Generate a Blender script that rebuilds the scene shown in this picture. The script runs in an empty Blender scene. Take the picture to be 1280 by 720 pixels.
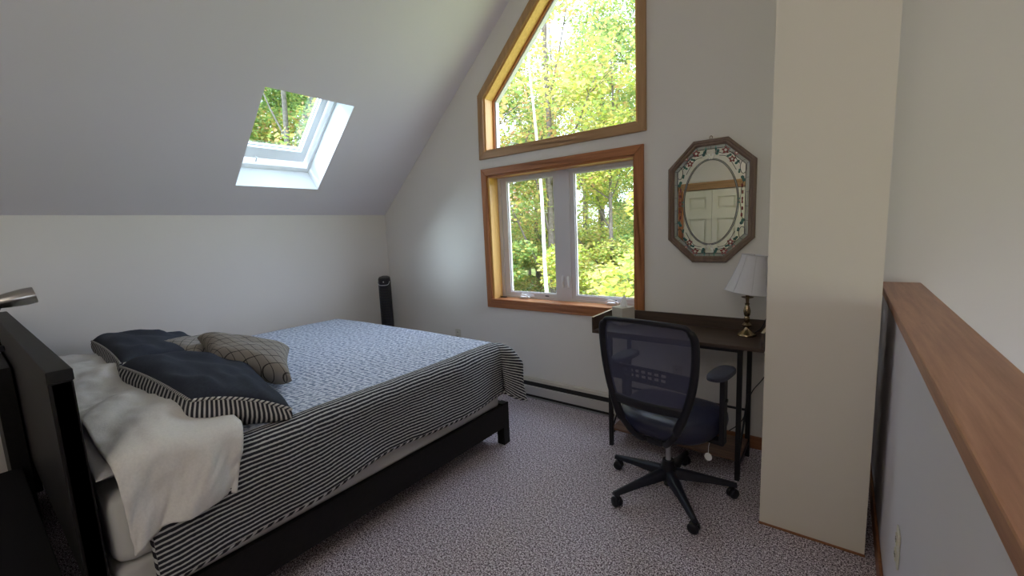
import bpy, bmesh, math, random
from mathutils import Vector, Matrix, noise
from mathutils.geometry import tessellate_polygon
R = math.radians
scene = bpy.context.scene
COL = scene.collection

# ------------------------------------------------------------------ camera, world, light
F_PX = 539.98
YAW, PITCH, ROLL = -0.65548, -0.13333, -0.04569
cam_d = bpy.data.cameras.new('camera'); cam = bpy.data.objects.new('camera', cam_d); COL.objects.link(cam)
cam_d.sensor_width = 36.0; cam_d.lens = F_PX / 1280 * 36.0; cam_d.clip_start = 0.02; cam_d.clip_end = 300
fw = Vector((math.sin(YAW)*math.cos(PITCH), math.cos(YAW)*math.cos(PITCH), math.sin(PITCH)))
rt = Vector((math.cos(YAW), -math.sin(YAW), 0)); up = rt.cross(fw)
rt2 = rt*math.cos(ROLL) + up*math.sin(ROLL); up2 = -rt*math.sin(ROLL) + up*math.cos(ROLL)
mw = Matrix((rt2, up2, -fw)).transposed().to_4x4(); mw.translation = Vector((0, 0, 1.5))
cam.matrix_world = mw
scene.camera = cam
scene.view_settings.view_transform = 'Standard'; scene.view_settings.look = 'None'
scene.view_settings.exposure = 0.0; scene.view_settings.gamma = 1.0
scene.view_settings.use_curve_mapping = False

SKY = (0.70, 0.79, 1.0); SKY_STRENGTH = 7.8
RIGHT_WINDOW_W = 25.0; BACK_FILL_W = 14.0; PENDANT_FILL_W = 19.0
world = bpy.data.worlds.new('world'); scene.world = world; world.use_nodes = True
bg = world.node_tree.nodes['Background']; bg.inputs[0].default_value = (*SKY, 1); bg.inputs[1].default_value = SKY_STRENGTH

def area(name, loc, target, sx, sy, watts, color):
    d = bpy.data.lights.new(name, 'AREA'); d.shape = 'RECTANGLE'; d.size = sx; d.size_y = sy; d.energy = watts; d.color = color
    o = bpy.data.objects.new(name, d); COL.objects.link(o); o.location = loc
    o.rotation_euler = (Vector(target) - Vector(loc)).to_track_quat('-Z', 'Y').to_euler()
    return o
# daylight through the tall window in the stairwell wall; added fill light inside the closed back gable window
area('stairwell_window_daylight', (4.05, 0.2, 0.75), (0, 0.2, 0.75), 2.4, 1.5, RIGHT_WINDOW_W, (0.97, 0.98, 1.0))
area('back_fill_light', (0.0, -1.74, 3.55), (-0.9, 3, 1.6), 1.9, 1.2, BACK_FILL_W, (1.0, 0.97, 0.94))
sun_d = bpy.data.lights.new('sun', 'SUN'); sun_d.energy = 8.0; sun_d.angle = R(24); sun_d.color = (0.80, 0.88, 1.0)
sun = bpy.data.objects.new('sun', sun_d); COL.objects.link(sun)
sun.rotation_euler = Vector((0.50, 1.24, -0.98)).to_track_quat('-Z', 'Y').to_euler()

# ------------------------------------------------------------------ material helpers
def mat(name, color=(0.8, 0.8, 0.8), rough=0.6, metal=0.0, spec=0.5):
    m = bpy.data.materials.new(name); m.use_nodes = True
    b = m.node_tree.nodes['Principled BSDF']
    b.inputs['Base Color'].default_value = (*color, 1); b.inputs['Roughness'].default_value = rough
    b.inputs['Metallic'].default_value = metal; b.inputs['Specular IOR Level'].default_value = spec
    return m
def N(m, t, **kw):
    n = m.node_tree.nodes.new(t)
    for k, v in kw.items(): setattr(n, k, v)
    return n
def L(m, a, b): m.node_tree.links.new(a, b)
def BS(m): return m.node_tree.nodes['Principled BSDF']
def coords(m, kind='Object', scale=(1, 1, 1), rot=(0, 0, 0)):
    tc = N(m, 'ShaderNodeTexCoord'); mp = N(m, 'ShaderNodeMapping')
    mp.inputs['Scale'].default_value = scale; mp.inputs['Rotation'].default_value = rot
    L(m, tc.outputs[kind], mp.inputs[0]); return mp.outputs[0]
def noise_n(m, vec, scale, detail=3, rough=0.5):
    n = N(m, 'ShaderNodeTexNoise'); n.inputs['Scale'].default_value = scale
    n.inputs['Detail'].default_value = detail; n.inputs['Roughness'].default_value = rough
    L(m, vec, n.inputs['Vector']); return n.outputs['Fac']
def ramp(m, fac, stops, interp='LINEAR'):
    r = N(m, 'ShaderNodeValToRGB'); r.color_ramp.interpolation = interp
    e = r.color_ramp.elements
    while len(e) < len(stops): e.new(0.5)
    for el, (p, c) in zip(e, stops): el.position = p; el.color = (*c, 1)
    L(m, fac, r.inputs[0]); return r.outputs[0]
def bump(m, height, strength=0.3, dist=0.002):
    b = N(m, 'ShaderNodeBump'); b.inputs['Strength'].default_value = strength; b.inputs['Distance'].default_value = dist
    L(m, height, b.inputs['Height']); L(m, b.outputs[0], BS(m).inputs['Normal'])
def math_n(m, op, a, b=None, c=None):
    n = N(m, 'ShaderNodeMath', operation=op)
    for i, v in enumerate((a, b, c)):
        if v is None: continue
        if isinstance(v, (int, float)): n.inputs[i].default_value = v
        else: L(m, v, n.inputs[i])
    return n.outputs[0]
def mixc(m, fac, a, b):
    n = N(m, 'ShaderNodeMix', data_type='RGBA')
    if isinstance(fac, float): n.inputs[0].default_value = fac
    else: L(m, fac, n.inputs[0])
    for i, v in ((6, a), (7, b)):
        if isinstance(v, tuple): n.inputs[i].default_value = (*v, 1)
        else: L(m, v, n.inputs[i])
    return n.outputs[2]

def paint(name, col, k=0.02):
    m = mat(name, col, 0.85, spec=0.25); v = coords(m)
    c = ramp(m, noise_n(m, v, 0.8, 3), [(0.3, tuple(x*(1-k) for x in col)), (0.7, tuple(x*(1+k) for x in col))])
    L(m, c, BS(m).inputs['Base Color']); bump(m, noise_n(m, v, 220, 2), 0.12, 0.001); return m
def wood(name, dark, light, axis='x', rough=0.4, k=1.0, kind='Object'):
    m = mat(name, light, rough); s = {'x': (1.2, 22, 22), 'y': (22, 1.2, 22), 'z': (22, 22, 1.2)}[axis]
    v = coords(m, kind, tuple(a*k for a in s)); n = noise_n(m, v, 2.2, 6, 0.62)
    L(m, ramp(m, n, [(0.28, dark), (0.72, light)]), BS(m).inputs['Base Color']); bump(m, n, 0.08, 0.001); return m

M = {}
M['wall'] = paint('wall_paint', (0.76, 0.72, 0.68))
M['ceiling'] = paint('ceiling_paint', (0.76, 0.715, 0.77))
M['column'] = paint('column_paint', (0.76, 0.70, 0.61))
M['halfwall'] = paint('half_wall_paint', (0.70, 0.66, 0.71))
M['white'] = mat('white_paint', (0.84, 0.85, 0.86), 0.45)
M['door'] = paint('door_paint', (0.84, 0.82, 0.70), 0.01)
M['vinyl'] = mat('window_vinyl', (0.66, 0.64, 0.66), 0.4)
M['skyframe'] = mat('skylight_white', (0.92, 0.93, 0.95), 0.4)
M['oak_x'] = wood('oak_red_across', (0.30, 0.105, 0.035), (0.50, 0.20, 0.075), 'x')
M['oak_z'] = wood('oak_red_upright', (0.30, 0.105, 0.035), (0.50, 0.20, 0.075), 'z')
M['pine_x'] = wood('pine_across', (0.36, 0.20, 0.09), (0.50, 0.30, 0.15), 'x')
M['pine_z'] = wood('pine_upright', (0.36, 0.20, 0.09), (0.50, 0.30, 0.15), 'z')
M['jamb'] = wood('golden_pine_jamb', (0.62, 0.33, 0.09), (0.80, 0.48, 0.16), 'z')
M['basewood'] = wood('baseboard_wood', (0.22, 0.08, 0.035), (0.34, 0.14, 0.06), 'x')
M['espresso'] = wood('espresso_wood', (0.006, 0.006, 0.006), (0.012, 0.011, 0.011), 'x', 0.5)
BS(M['espresso']).inputs['Specular IOR Level'].default_value = 0.22
M['deskwood'] = wood('walnut_desk_board', (0.035, 0.022, 0.016), (0.085, 0.052, 0.036), 'x', 0.45)
M['shelfwood'] = wood('desk_shelf_board', (0.10, 0.05, 0.03), (0.22, 0.12, 0.075), 'x', 0.5)
M['boardedge'] = mat('cut_board_edge', (0.62, 0.52, 0.38), 0.5)
M['blackmatte'] = mat('black_cabinet_paint', (0.006, 0.006, 0.007), 0.7, spec=0.15)
M['blackmetal'] = mat('black_metal', (0.012, 0.012, 0.014), 0.45, 0.3)
M['blackplastic'] = mat('black_plastic', (0.011, 0.011, 0.016), 0.40, spec=0.35)
M['blueblack'] = mat('blue_black_plastic', (0.012, 0.013, 0.022), 0.42, spec=0.4)
M['pad'] = mat('arm_pad_plastic', (0.032, 0.034, 0.055), 0.55, spec=0.35)
M['silver'] = mat('silver_paint', (0.5, 0.5, 0.52), 0.35, 0.7)
M['brass'] = mat('antique_brass', (0.33, 0.25, 0.155), 0.27, 1.0)
M['nickel'] = mat('brushed_nickel', (0.42, 0.40, 0.37), 0.25, 1.0)
M['mattress'] = mat('mattress_ticking', (0.62, 0.62, 0.60), 0.8)
M['boxspring'] = mat('box_spring_cloth', (0.55, 0.54, 0.52), 0.85)
M['plate'] = mat('outlet_plate', (0.62, 0.58, 0.50), 0.4)
M['tissue'] = mat('tissue_paper', (0.86, 0.86, 0.86), 0.9)
M['dark'] = mat('dark_slot', (0.01, 0.01, 0.01), 0.6)

def make_cap_wood():
    m = wood('cap_cherry_wood', (0.33, 0.145, 0.085), (0.54, 0.27, 0.165), 'y', 0.38)
    v = coords(m, 'Object', (9, 2.2, 9)); vo = N(m, 'ShaderNodeTexVoronoi'); vo.inputs['Scale'].default_value = 1.1; L(m, v, vo.inputs['Vector'])
    k = ramp(m, vo.outputs['Distance'], [(0.03, (1, 1, 1)), (0.09, (0, 0, 0))])
    old = BS(m).inputs['Base Color'].links[0].from_socket
    L(m, mixc(m, k, old, (0.13, 0.04, 0.02)), BS(m).inputs['Base Color']); return m
M['cap'] = make_cap_wood()

def make_carpet():
    m = mat('speckled_carpet', (0.3, 0.27, 0.28), 0.95, spec=0.1); v = coords(m)
    a = noise_n(m, v, 165, 2, 0.8); b = noise_n(m, v, 90, 2, 0.6)
    f = math_n(m, 'ADD', math_n(m, 'MULTIPLY', a, 0.72), math_n(m, 'MULTIPLY', b, 0.28))
    c = ramp(m, f, [(0.42, (0.025, 0.015, 0.022)), (0.475, (0.24, 0.18, 0.22)), (0.52, (0.60, 0.52, 0.59)), (0.565, (1.0, 0.95, 1.0))])
    big = noise_n(m, v, 1.3, 2)
    L(m, mixc(m, math_n(m, 'MULTIPLY', big, 0.25), c, (0.22, 0.18, 0.18)), BS(m).inputs['Base Color'])
    bump(m, f, 0.35, 0.004); return m
M['carpet'] = make_carpet()

def make_quilt():
    m = mat('striped_quilt', (0.5, 0.5, 0.5), 0.9, spec=0.15)
    tc = N(m, 'ShaderNodeTexCoord'); sp = N(m, 'ShaderNodeSeparateXYZ'); L(m, tc.outputs['UV'], sp.inputs[0])
    p, q = sp.outputs[0], sp.outputs[1]
    wob = math_n(m, 'MULTIPLY', math_n(m, 'SUBTRACT', noise_n(m, tc.outputs['UV'], 7, 1), 0.5), 0.014)
    fr = math_n(m, 'FRACT', math_n(m, 'DIVIDE', math_n(m, 'ADD', p, wob), 0.0168))
    thick = math_n(m, 'ADD', 0.62, math_n(m, 'MULTIPLY', math_n(m, 'SUBTRACT', noise_n(m, tc.outputs['UV'], 60, 1), 0.5), 0.3))
    st = math_n(m, 'GREATER_THAN', fr, thick)
    stripes = mixc(m, st, (0.030, 0.031, 0.038), (0.52, 0.52, 0.52))
    # quilted, printed centre panel
    w1 = math_n(m, 'SINE', math_n(m, 'MULTIPLY', math_n(m, 'ADD', p, q), 105)); w2 = math_n(m, 'SINE', math_n(m, 'MULTIPLY', math_n(m, 'SUBTRACT', p, q), 105))
    dia = math_n(m, 'MULTIPLY', w1, w2)
    nn = noise_n(m, tc.outputs['UV'], 48, 3, 0.6)
    f = math_n(m, 'ADD', math_n(m, 'MULTIPLY', dia, 0.10), nn)
    panel = ramp(m, f, [(0.36, (0.20, 0.25, 0.37)), (0.47, (0.45, 0.51, 0.65)), (0.60, (0.74, 0.78, 0.88))])
    edge = math_n(m, 'GREATER_THAN', p, -1.905)
    L(m, mixc(m, edge, panel, stripes), BS(m).inputs['Base Color'])
    pk = noise_n(m, tc.outputs['UV'], 38, 2)
    h = math_n(m, 'ADD', math_n(m, 'MULTIPLY', st, 0.3), math_n(m, 'ADD', pk, math_n(m, 'MULTIPLY', math_n(m, 'ABSOLUTE', dia), 0.35)))
    bump(m, h, 0.6, 0.006); return m
M['quilt'] = make_quilt()
def make_stripe(name, per, frac, dark, light, ang=0.0, kind='UV'):
    m = mat(name, dark, 0.85, spec=0.15); tc = N(m, 'ShaderNodeTexCoord'); sp = N(m, 'ShaderNodeSeparateXYZ'); L(m, tc.outputs[kind], sp.inputs[0])
    a = math_n(m, 'ADD', math_n(m, 'MULTIPLY', sp.outputs[0], math.cos(ang)), math_n(m, 'MULTIPLY', sp.outputs[1], math.sin(ang)))
    st = math_n(m, 'GREATER_THAN', math_n(m, 'FRACT', math_n(m, 'DIVIDE', a, per)), frac)
    L(m, mixc(m, st, dark, light), BS(m).inputs['Base Color']); return m
M['hem'] = make_stripe('diagonal_striped_binding', 0.026, 0.6, (0.03, 0.03, 0.036), (0.5, 0.5, 0.5), R(50))
M['under'] = make_stripe('striped_sham_underside', 0.020, 0.58, (0.035, 0.036, 0.045), (0.55, 0.54, 0.52), R(62))
M['rope'] = make_stripe('twisted_rope_piping', 0.016, 0.45, (0.05, 0.05, 0.06), (0.58, 0.57, 0.54), R(35))
def fabric(name, col, scale=160, k=0.12, rough=0.9, b=0.3):
    m = mat(name, col, rough, spec=0.15); v = coords(m); n = noise_n(m, v, scale, 3, 0.6)
    L(m, ramp(m, n, [(0.3, tuple(x*(1-k) for x in col)), (0.7, tuple(x*(1+k) for x in col))]), BS(m).inputs['Base Color'])
    bump(m, n, b, 0.002); return m
M['sham'] = fabric('slate_blue_sham', (0.040, 0.047, 0.066), 90)
M['blanket'] = fabric('white_woven_blanket', (0.78, 0.76, 0.73), 120, 0.05, b=0.35)
M['sleepcase'] = fabric('grey_white_pillowcase', (0.46, 0.45, 0.47), 120, 0.05)
M['shade'] = fabric('lamp_shade_fabric', (0.70, 0.69, 0.73), 200, 0.03)
def make_lattice():
    m = mat('taupe_lattice_cushion', (0.3, 0.27, 0.24), 0.75, spec=0.25); tc = N(m, 'ShaderNodeTexCoord'); sp = N(m, 'ShaderNodeSeparateXYZ'); L(m, tc.outputs['UV'], sp.inputs[0])
    out = None
    for a in (R(32), R(122)):
        s = math_n(m, 'ADD', math_n(m, 'MULTIPLY', sp.outputs[0], math.cos(a)), math_n(m, 'MULTIPLY', sp.outputs[1], math.sin(a)))
        l = math_n(m, 'LESS_THAN', math_n(m, 'FRACT', math_n(m, 'DIVIDE', s, 0.058)), 0.075)
        out = l if out is None else math_n(m, 'MAXIMUM', out, l)
    L(m, mixc(m, out, (0.30, 0.275, 0.25), (0.05, 0.045, 0.045)), BS(m).inputs['Base Color'])
    bump(m, math_n(m, 'MULTIPLY', out, -1.0), 0.4, 0.003); return m
M['lattice'] = make_lattice()
def make_leather():
    m = mat('blue_black_leather', (0.016, 0.018, 0.046), 0.36, spec=0.5); v = coords(m, 'Object', (1, 1, 1))
    bump(m, math_n(m, 'ADD', noise_n(m, v, 9, 3), math_n(m, 'MULTIPLY', noise_n(m, v, 240, 2), 0.15)), 0.35, 0.01); return m
M['leather'] = make_leather()
def make_mesh_fabric():
    m = mat('see_through_mesh', (0.060, 0.063, 0.12), 0.6); out = m.node_tree.nodes['Material Output']
    tr = N(m, 'ShaderNodeBsdfTransparent'); mx = N(m, 'ShaderNodeMixShader')
    v = coords(m, 'Object', (1, 1, 1), (0, 0, 0)); sp = N(m, 'ShaderNodeSeparateXYZ'); L(m, v, sp.inputs[0])
    w = math_n(m, 'SINE', math_n(m, 'MULTIPLY', math_n(m, 'ADD', sp.outputs[0], sp.outputs[2]), 900))
    w2 = math_n(m, 'SINE', math_n(m, 'MULTIPLY', math_n(m, 'SUBTRACT', sp.outputs[0], sp.outputs[2]), 900))
    f = math_n(m, 'ADD', 0.76, math_n(m, 'MULTIPLY', math_n(m, 'MULTIPLY', w, w2), 0.2))
    L(m, f, mx.inputs[0]); L(m, tr.outputs[0], mx.inputs[1]); L(m, BS(m).outputs[0], mx.inputs[2]); L(m, mx.outputs[0], out.inputs[0]); return m
M['mesh'] = make_mesh_fabric()
def make_glass(name, tint=(1, 1, 1), refl=0.04):
    m = mat(name); out = m.node_tree.nodes['Material Output']; m.node_tree.nodes.remove(BS(m))
    tr = N(m, 'ShaderNodeBsdfTransparent'); tr.inputs[0].default_value = (*tint, 1)
    gl = N(m, 'ShaderNodeBsdfGlossy'); gl.inputs['Roughness'].default_value = 0.01
    mx = N(m, 'ShaderNodeMixShader'); mx.inputs[0].default_value = refl
    L(m, tr.outputs[0], mx.inputs[1]); L(m, gl.outputs[0], mx.inputs[2]); L(m, mx.outputs[0], out.inputs[0]); return m
M['glass'] = make_glass('window_glass', (0.97, 0.99, 0.98))
M['skyglass'] = make_glass('skylight_glass', (0.88, 0.96, 0.95), 0.08)
M['mirror'] = mat('mirror_silver', (0.86, 0.87, 0.84), 0.01, 1.0)
M['mirrorborder'] = mat('grey_border_glass', (0.42, 0.44, 0.42), 0.22, 0.6)
M['lead'] = mat('lead_came', (0.02, 0.02, 0.022), 0.5, 0.4)
M['red'] = mat('maroon_glass', (0.22, 0.045, 0.04), 0.3)
M['teal'] = mat('teal_leaf_glass', (0.035, 0.13, 0.11), 0.3)
M['cream'] = mat('cream_glass', (0.72, 0.70, 0.62), 0.3)
M['mirrorframe'] = wood('taupe_mirror_frame', (0.135, 0.085, 0.06), (0.21, 0.14, 0.10), 'z', 0.5)

def leafmat(name, cols):
    m = bpy.data.materials.new(name); m.use_nodes = True; nt = m.node_tree; out = nt.nodes['Material Output']; nt.nodes.remove(nt.nodes['Principled BSDF'])
    g = N(m, 'ShaderNodeNewGeometry'); oi = N(m, 'ShaderNodeObjectInfo')
    f = math_n(m, 'FRACT', math_n(m, 'ADD', g.outputs['Random Per Island'], 0.0))
    c = ramp(m, f, [(i / max(1, len(cols)), c) for i, c in enumerate(cols)], 'CONSTANT')
    d = N(m, 'ShaderNodeBsdfDiffuse'); t = N(m, 'ShaderNodeBsdfTranslucent'); mx = N(m, 'ShaderNodeMixShader'); mx.inputs[0].default_value = 0.5
    L(m, c, d.inputs[0]); L(m, c, t.inputs[0]); L(m, d.outputs[0], mx.inputs[1]); L(m, t.outputs[0], mx.inputs[2]); L(m, mx.outputs[0], out.inputs[0]); return m
G1, G2, G3 = (0.29, 0.42, 0.14), (0.42, 0.53, 0.18), (0.20, 0.32, 0.13)
Y1, Y2, O1 = (0.69, 0.59, 0.20), (0.76, 0.67, 0.31), (0.67, 0.40, 0.22)
M['leaf_green'] = leafmat('green_leaves', [G1, G2, G3, G2, Y1])
M['leaf_mixed'] = leafmat('turning_leaves', [G2, Y1, G1, G2, O1, Y1])
M['leaf_yellow'] = leafmat('yellow_leaves', [Y1, G2, Y2, (0.66, 0.76, 0.15)])
M['bark'] = fabric('grey_bark', (0.17, 0.14, 0.12), 14, 0.4)
M['birchbark'] = fabric('white_birch_bark', (0.80, 0.78, 0.74), 10, 0.15)
def make_ground():
    m = mat('forest_floor', (0.2, 0.2, 0.08), 0.95); v = coords(m)
    L(m, ramp(m, noise_n(m, v, 2.2, 6, 0.7), [(0.3, (0.10, 0.13, 0.04)), (0.5, (0.28, 0.34, 0.08)), (0.65, (0.5, 0.42, 0.12)), (0.8, (0.35, 0.2, 0.09))]), BS(m).inputs['Base Color']); return m
M['ground'] = make_ground()

# ------------------------------------------------------------------ object helpers
def tag(o, label=None, cat=None, group=None, kind=None):
    if label: o['label'] = label
    if cat: o['category'] = cat
    if group: o['group'] = group
    if kind: o['kind'] = kind
    return o
def empty(name, loc=(0, 0, 0), rz=0.0, label=None, cat=None, group=None, kind=None):
    o = bpy.data.objects.new(name, None); COL.objects.link(o); o.location = loc; o.rotation_euler = (0, 0, rz)
    o.empty_display_size = 0.1
    return tag(o, label, cat, group, kind)
def obj(name, bm, m, parent=None, smooth=False, mats=None):
    bmesh.ops.recalc_face_normals(bm, faces=bm.faces) if not getattr(bm, 'keepn', False) else None
    me = bpy.data.meshes.new(name); bm.to_mesh(me); bm.free()
    o = bpy.data.objects.new(name, me); COL.objects.link(o)
    for mm in (mats or [m]): me.materials.append(mm)
    if smooth:
        for f in me.polygons: f.use_smooth = True
        try: me.set_sharp_from_angle(angle=R(50))
        except Exception: pass
    if parent is not None: o.parent = parent
    return o
def new(): return bmesh.new()
def box(bm, x0, x1, y0, y1, z0, z1, bev=0.0, seg=2, mtx=None):
    vs = [bm.verts.new((x, y, z)) for x in (x0, x1) for y in (y0, y1) for z in (z0, z1)]
    q = [(0, 1, 3, 2), (4, 6, 7, 5), (0, 4, 5, 1), (2, 3, 7, 6), (0, 2, 6, 4), (1, 5, 7, 3)]
    fs = [bm.faces.new([vs[i] for i in f]) for f in q]
    if mtx is not None: bmesh.ops.transform(bm, matrix=mtx, verts=vs)
    if bev > 0:
        es = {e for f in fs for e in f.edges}
        bmesh.ops.bevel(bm, geom=list(es), offset=bev, segments=seg, profile=0.5, affect='EDGES')
    return bm
def tube(bm, pts, r, seg=10, caps=True, flat=1.0, closed=False, upv=None):
    pts = [Vector(p) for p in pts]; n = len(pts); rr = r if isinstance(r, (list, tuple)) else [r]*n
    rings = []; prev = None
    for i, p in enumerate(pts):
        a = pts[i-1] if (i > 0 or closed) else p; b = pts[(i+1) % n] if (i < n-1 or closed) else p
        t = (b - a).normalized()
        if prev is None:
            u = Vector(upv) if upv else (Vector((0, 0, 1)) if abs(t.z) < 0.9 else Vector((1, 0, 0)))
        else: u = prev
        u = (u - t*u.dot(t)).normalized(); w = t.cross(u); prev = u
        rings.append([bm.verts.new(p + (u*math.cos(2*math.pi*k/seg)*flat + w*math.sin(2*math.pi*k/seg))*rr[i]) for k in range(seg)])
    m = n if closed else n-1
    for i in range(m):
        A, B = rings[i], rings[(i+1) % n]
        for k in range(seg): bm.faces.new((A[k], A[(k+1) % seg], B[(k+1) % seg], B[k]))
    if caps and not closed:
        bm.faces.new(rings[0][::-1]); bm.faces.new(rings[-1])
    return bm
def spline(pts, n=6, closed=False):
    P = [Vector(p) for p in pts]; out = []; m = len(P)
    for i in range(m if closed else m-1):
        if closed: p0, p1, p2, p3 = P[i-1], P[i], P[(i+1) % m], P[(i+2) % m]
        else: p0, p1, p2, p3 = P[max(i-1, 0)], P[i], P[i+1], P[min(i+2, m-1)]
        for k in range(n):
            t = k/n
            out.append(0.5*((2*p1) + (-p0+p2)*t + (2*p0-5*p1+4*p2-p3)*t*t + (-p0+3*p1-3*p2+p3)*t**3))
    if not closed: out.append(P[-1])
    return out
def lathe(bm, prof, seg=28, mtx=None, cap=True):
    vs = []; rings = []
    for r, z in prof:
        ring = [bm.verts.new((r*math.cos(2*math.pi*k/seg), r*math.sin(2*math.pi*k/seg), z)) for k in range(seg)]
        rings.append(ring); vs += ring
    for a, b in zip(rings, rings[1:]):
        for k in range(seg): bm.faces.new((a[k], a[(k+1) % seg], b[(k+1) % seg], b[k]))
    if cap:
        bm.faces.new(rings[0][::-1]); bm.faces.new(rings[-1])
    if mtx is not None: bmesh.ops.transform(bm, matrix=mtx, verts=vs)
    return bm
def prism(bm, poly, holes, to3, d0, d1):
    """polygon (2-D) with holes, extruded between depths d0 and d1; to3(u, v, d) gives the 3-D point"""
    loops = [poly] + list(holes)
    flat = [p for l in loops for p in l]
    tris = tessellate_polygon([[Vector((p[0], p[1], 0)) for p in l] for l in loops])
    A = [bm.verts.new(to3(u, v, d0)) for u, v in flat]; B = [bm.verts.new(to3(u, v, d1)) for u, v in flat]
    for t in tris:
        try:
            bm.faces.new([A[i] for i in t]); bm.faces.new([B[i] for i in reversed(t)])
        except ValueError: pass
    s = 0
    for l in loops:
        n = len(l)
        for i in range(n):
            a, b = s+i, s+(i+1) % n
            bm.faces.new((A[a], A[b], B[b], B[a]))
        s += n
    return bm
def rect(a0, a1, b0, b1): return [(a0, b0), (a1, b0), (a1, b1), (a0, b1)]
XZ = lambda u, v, d: (u, d, v)
def inset(poly, t):
    """polygon offset inwards by t (counter-clockwise polygons)"""
    out = []; n = len(poly)
    for i in range(n):
        p0, p1, p2 = Vector(poly[i-1]), Vector(poly[i]), Vector(poly[(i+1) % n])
        d1 = (p1-p0).normalized(); d2 = (p2-p1).normalized()
        n1 = Vector((-d1.y, d1.x)); n2 = Vector((-d2.y, d2.x)); b = (n1+n2); b.normalize()
        out.append(tuple(p1 + b*(t/max(0.2, b.dot(n1)))))
    return out

# ------------------------------------------------------------------ the room
XL, XR, YF, YB = -4.124, 4.12, 3.073, -1.82     # knee wall, far stairwell wall, gable wall, back wall
ZK, SL = 1.732, 0.8697                           # knee wall height, roof slope (41 deg)
TH = math.atan(SL); UZ = Vector((math.cos(TH), 0, math.sin(TH))); NZ = Vector((-math.sin(TH), 0, math.cos(TH)))
RIDGE = ZK + SL*(-XL); ZLOW = -2.6
LOWIN = [(-2.585, 0.872), (-1.200, 0.872), (-1.200, 1.995), (-2.585, 1.995)]
LOWOUT = [(-2.650, 0.790), (-1.138, 0.790), (-1.138, 2.055), (-2.650, 2.055)]
UPOUT = [(-2.660, 2.141), (-1.118, 2.141), (-1.118, 4.215), (-2.645, 2.687)]
UPIN = inset(UPOUT, 0.062)

def structure(name, bm, m, **k): return tag(obj(name, bm, m, **k), kind='structure')
bm = new(); box(bm, XL-0.2, 0.335, YB-0.15, YF+0.2, -0.25, 0.0); structure('floor', bm, M['carpet'])
bm = new(); box(bm, 0.335, XR+0.2, YB-0.15, YF+0.2, ZLOW-0.2, ZLOW); structure('floor_lower', bm, M['basewood'])
bm = new(); box(bm, XL-0.2, XL, YB-0.15, YF+0.2, -0.25, ZK); structure('wall_left', bm, M['wall'])
gable = [(XL-0.2, -0.25), (0.19, -0.25), (0.19, ZLOW), (XR+0.2, ZLOW), (XR+0.2, ZK), (XR, ZK), (0, RIDGE), (XL, ZK), (XL-0.2, ZK)]
bm = new(); prism(bm, gable, [rect(-2.588, -1.197, 0.853, 1.998), inset(UPIN, -0.001)], XZ, YF, YF+0.2); structure('wall_front', bm, M['wall'])
CLX0, CLX1, CLZ = -2.24, -0.42, 2.03
BW = rect(-1.0, 1.0, 2.9, 4.15)
bm = new(); prism(bm, gable, [rect(CLX0, CLX1, 0.0, CLZ), BW], XZ, YB, YB-0.15); structure('wall_back', bm, M['wall'])
SKY_U0, SKY_U1, SKY_Y0, SKY_Y1 = 0.333, 1.242, 1.482, 2.170
slope3 = lambda u, v, d: tuple(Vector((XL, 0, ZK)) + UZ*u + NZ*d + Vector((0, v, 0)))
ulen = (-XL)/math.cos(TH)
bm = new(); prism(bm, rect(-0.3, ulen+0.1, YB-0.15, YF+0.2), [rect(SKY_U0, SKY_U1, SKY_Y0, SKY_Y1)], slope3, 0, 0.22)
structure('ceiling', bm, M['ceiling'])
slope3r = lambda u, v, d: (lambda p: (-p[0], p[1], p[2]))(slope3(u, v, d))
bm = new(); prism(bm, rect(-0.3, ulen+0.1, YB-0.15, YF+0.2), [], slope3r, 0, 0.22); structure('ceiling_right', bm, M['ceiling'])
STW = rect(-1.0, 1.4, 0.0, 1.5)
bm = new(); prism(bm, rect(YB-0.15, YF+0.2, ZLOW, ZK), [STW], lambda u, v, d: (d, u, v), XR, XR+0.2); structure('wall_right', bm, M['wall'])
bm = new(); box(bm, 0.187, 0.323, YB, YF, -0.25, 1.10); structure('wall_half', bm, M['halfwall'])
bm = new(); box(bm, 0.187, 0.323, YB, YF, ZLOW, -0.25); structure('wall_stairwell', bm, M['wall'])
bm = new(); box(bm, -0.268, 0.138, 2.28, 2.70, 0.0, RIDGE-0.1); structure('column', bm, M['column'])
# half wall cap with its moulding
cap = empty('trim_1', kind='structure')
bm = new(); box(bm, 0.172, 0.338, YB, YF-0.001, 1.101, 1.131, 0.005, 2); obj('cap_board', bm, M['cap'], cap)
bm = new(); box(bm, 0.179, 0.187, YB, YF-0.001, 1.075, 1.101, 0.002, 1); obj('cap_moulding', bm, M['cap'], cap)
# baseboards
def base(name, x0, x1, y0, y1, h=0.085):
    bm = new(); box(bm, x0, x1, y0, y1, 0, h, 0.004, 2); structure(name, bm, M['basewood'])
base('baseboard_left', XL, XL+0.014, YB, YF, 0.10)
base('baseboard_front', -1.345, 0.187, YF-0.014, YF)
base('baseboard_half_wall', 0.175, 0.187, YB, YF)
base('baseboard_column', -0.271, 0.141, 2.274, 2.28, 0.012)
base('baseboard_back', XL+0.015, CLX0-0.10, YB, YB+0.014)

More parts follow.
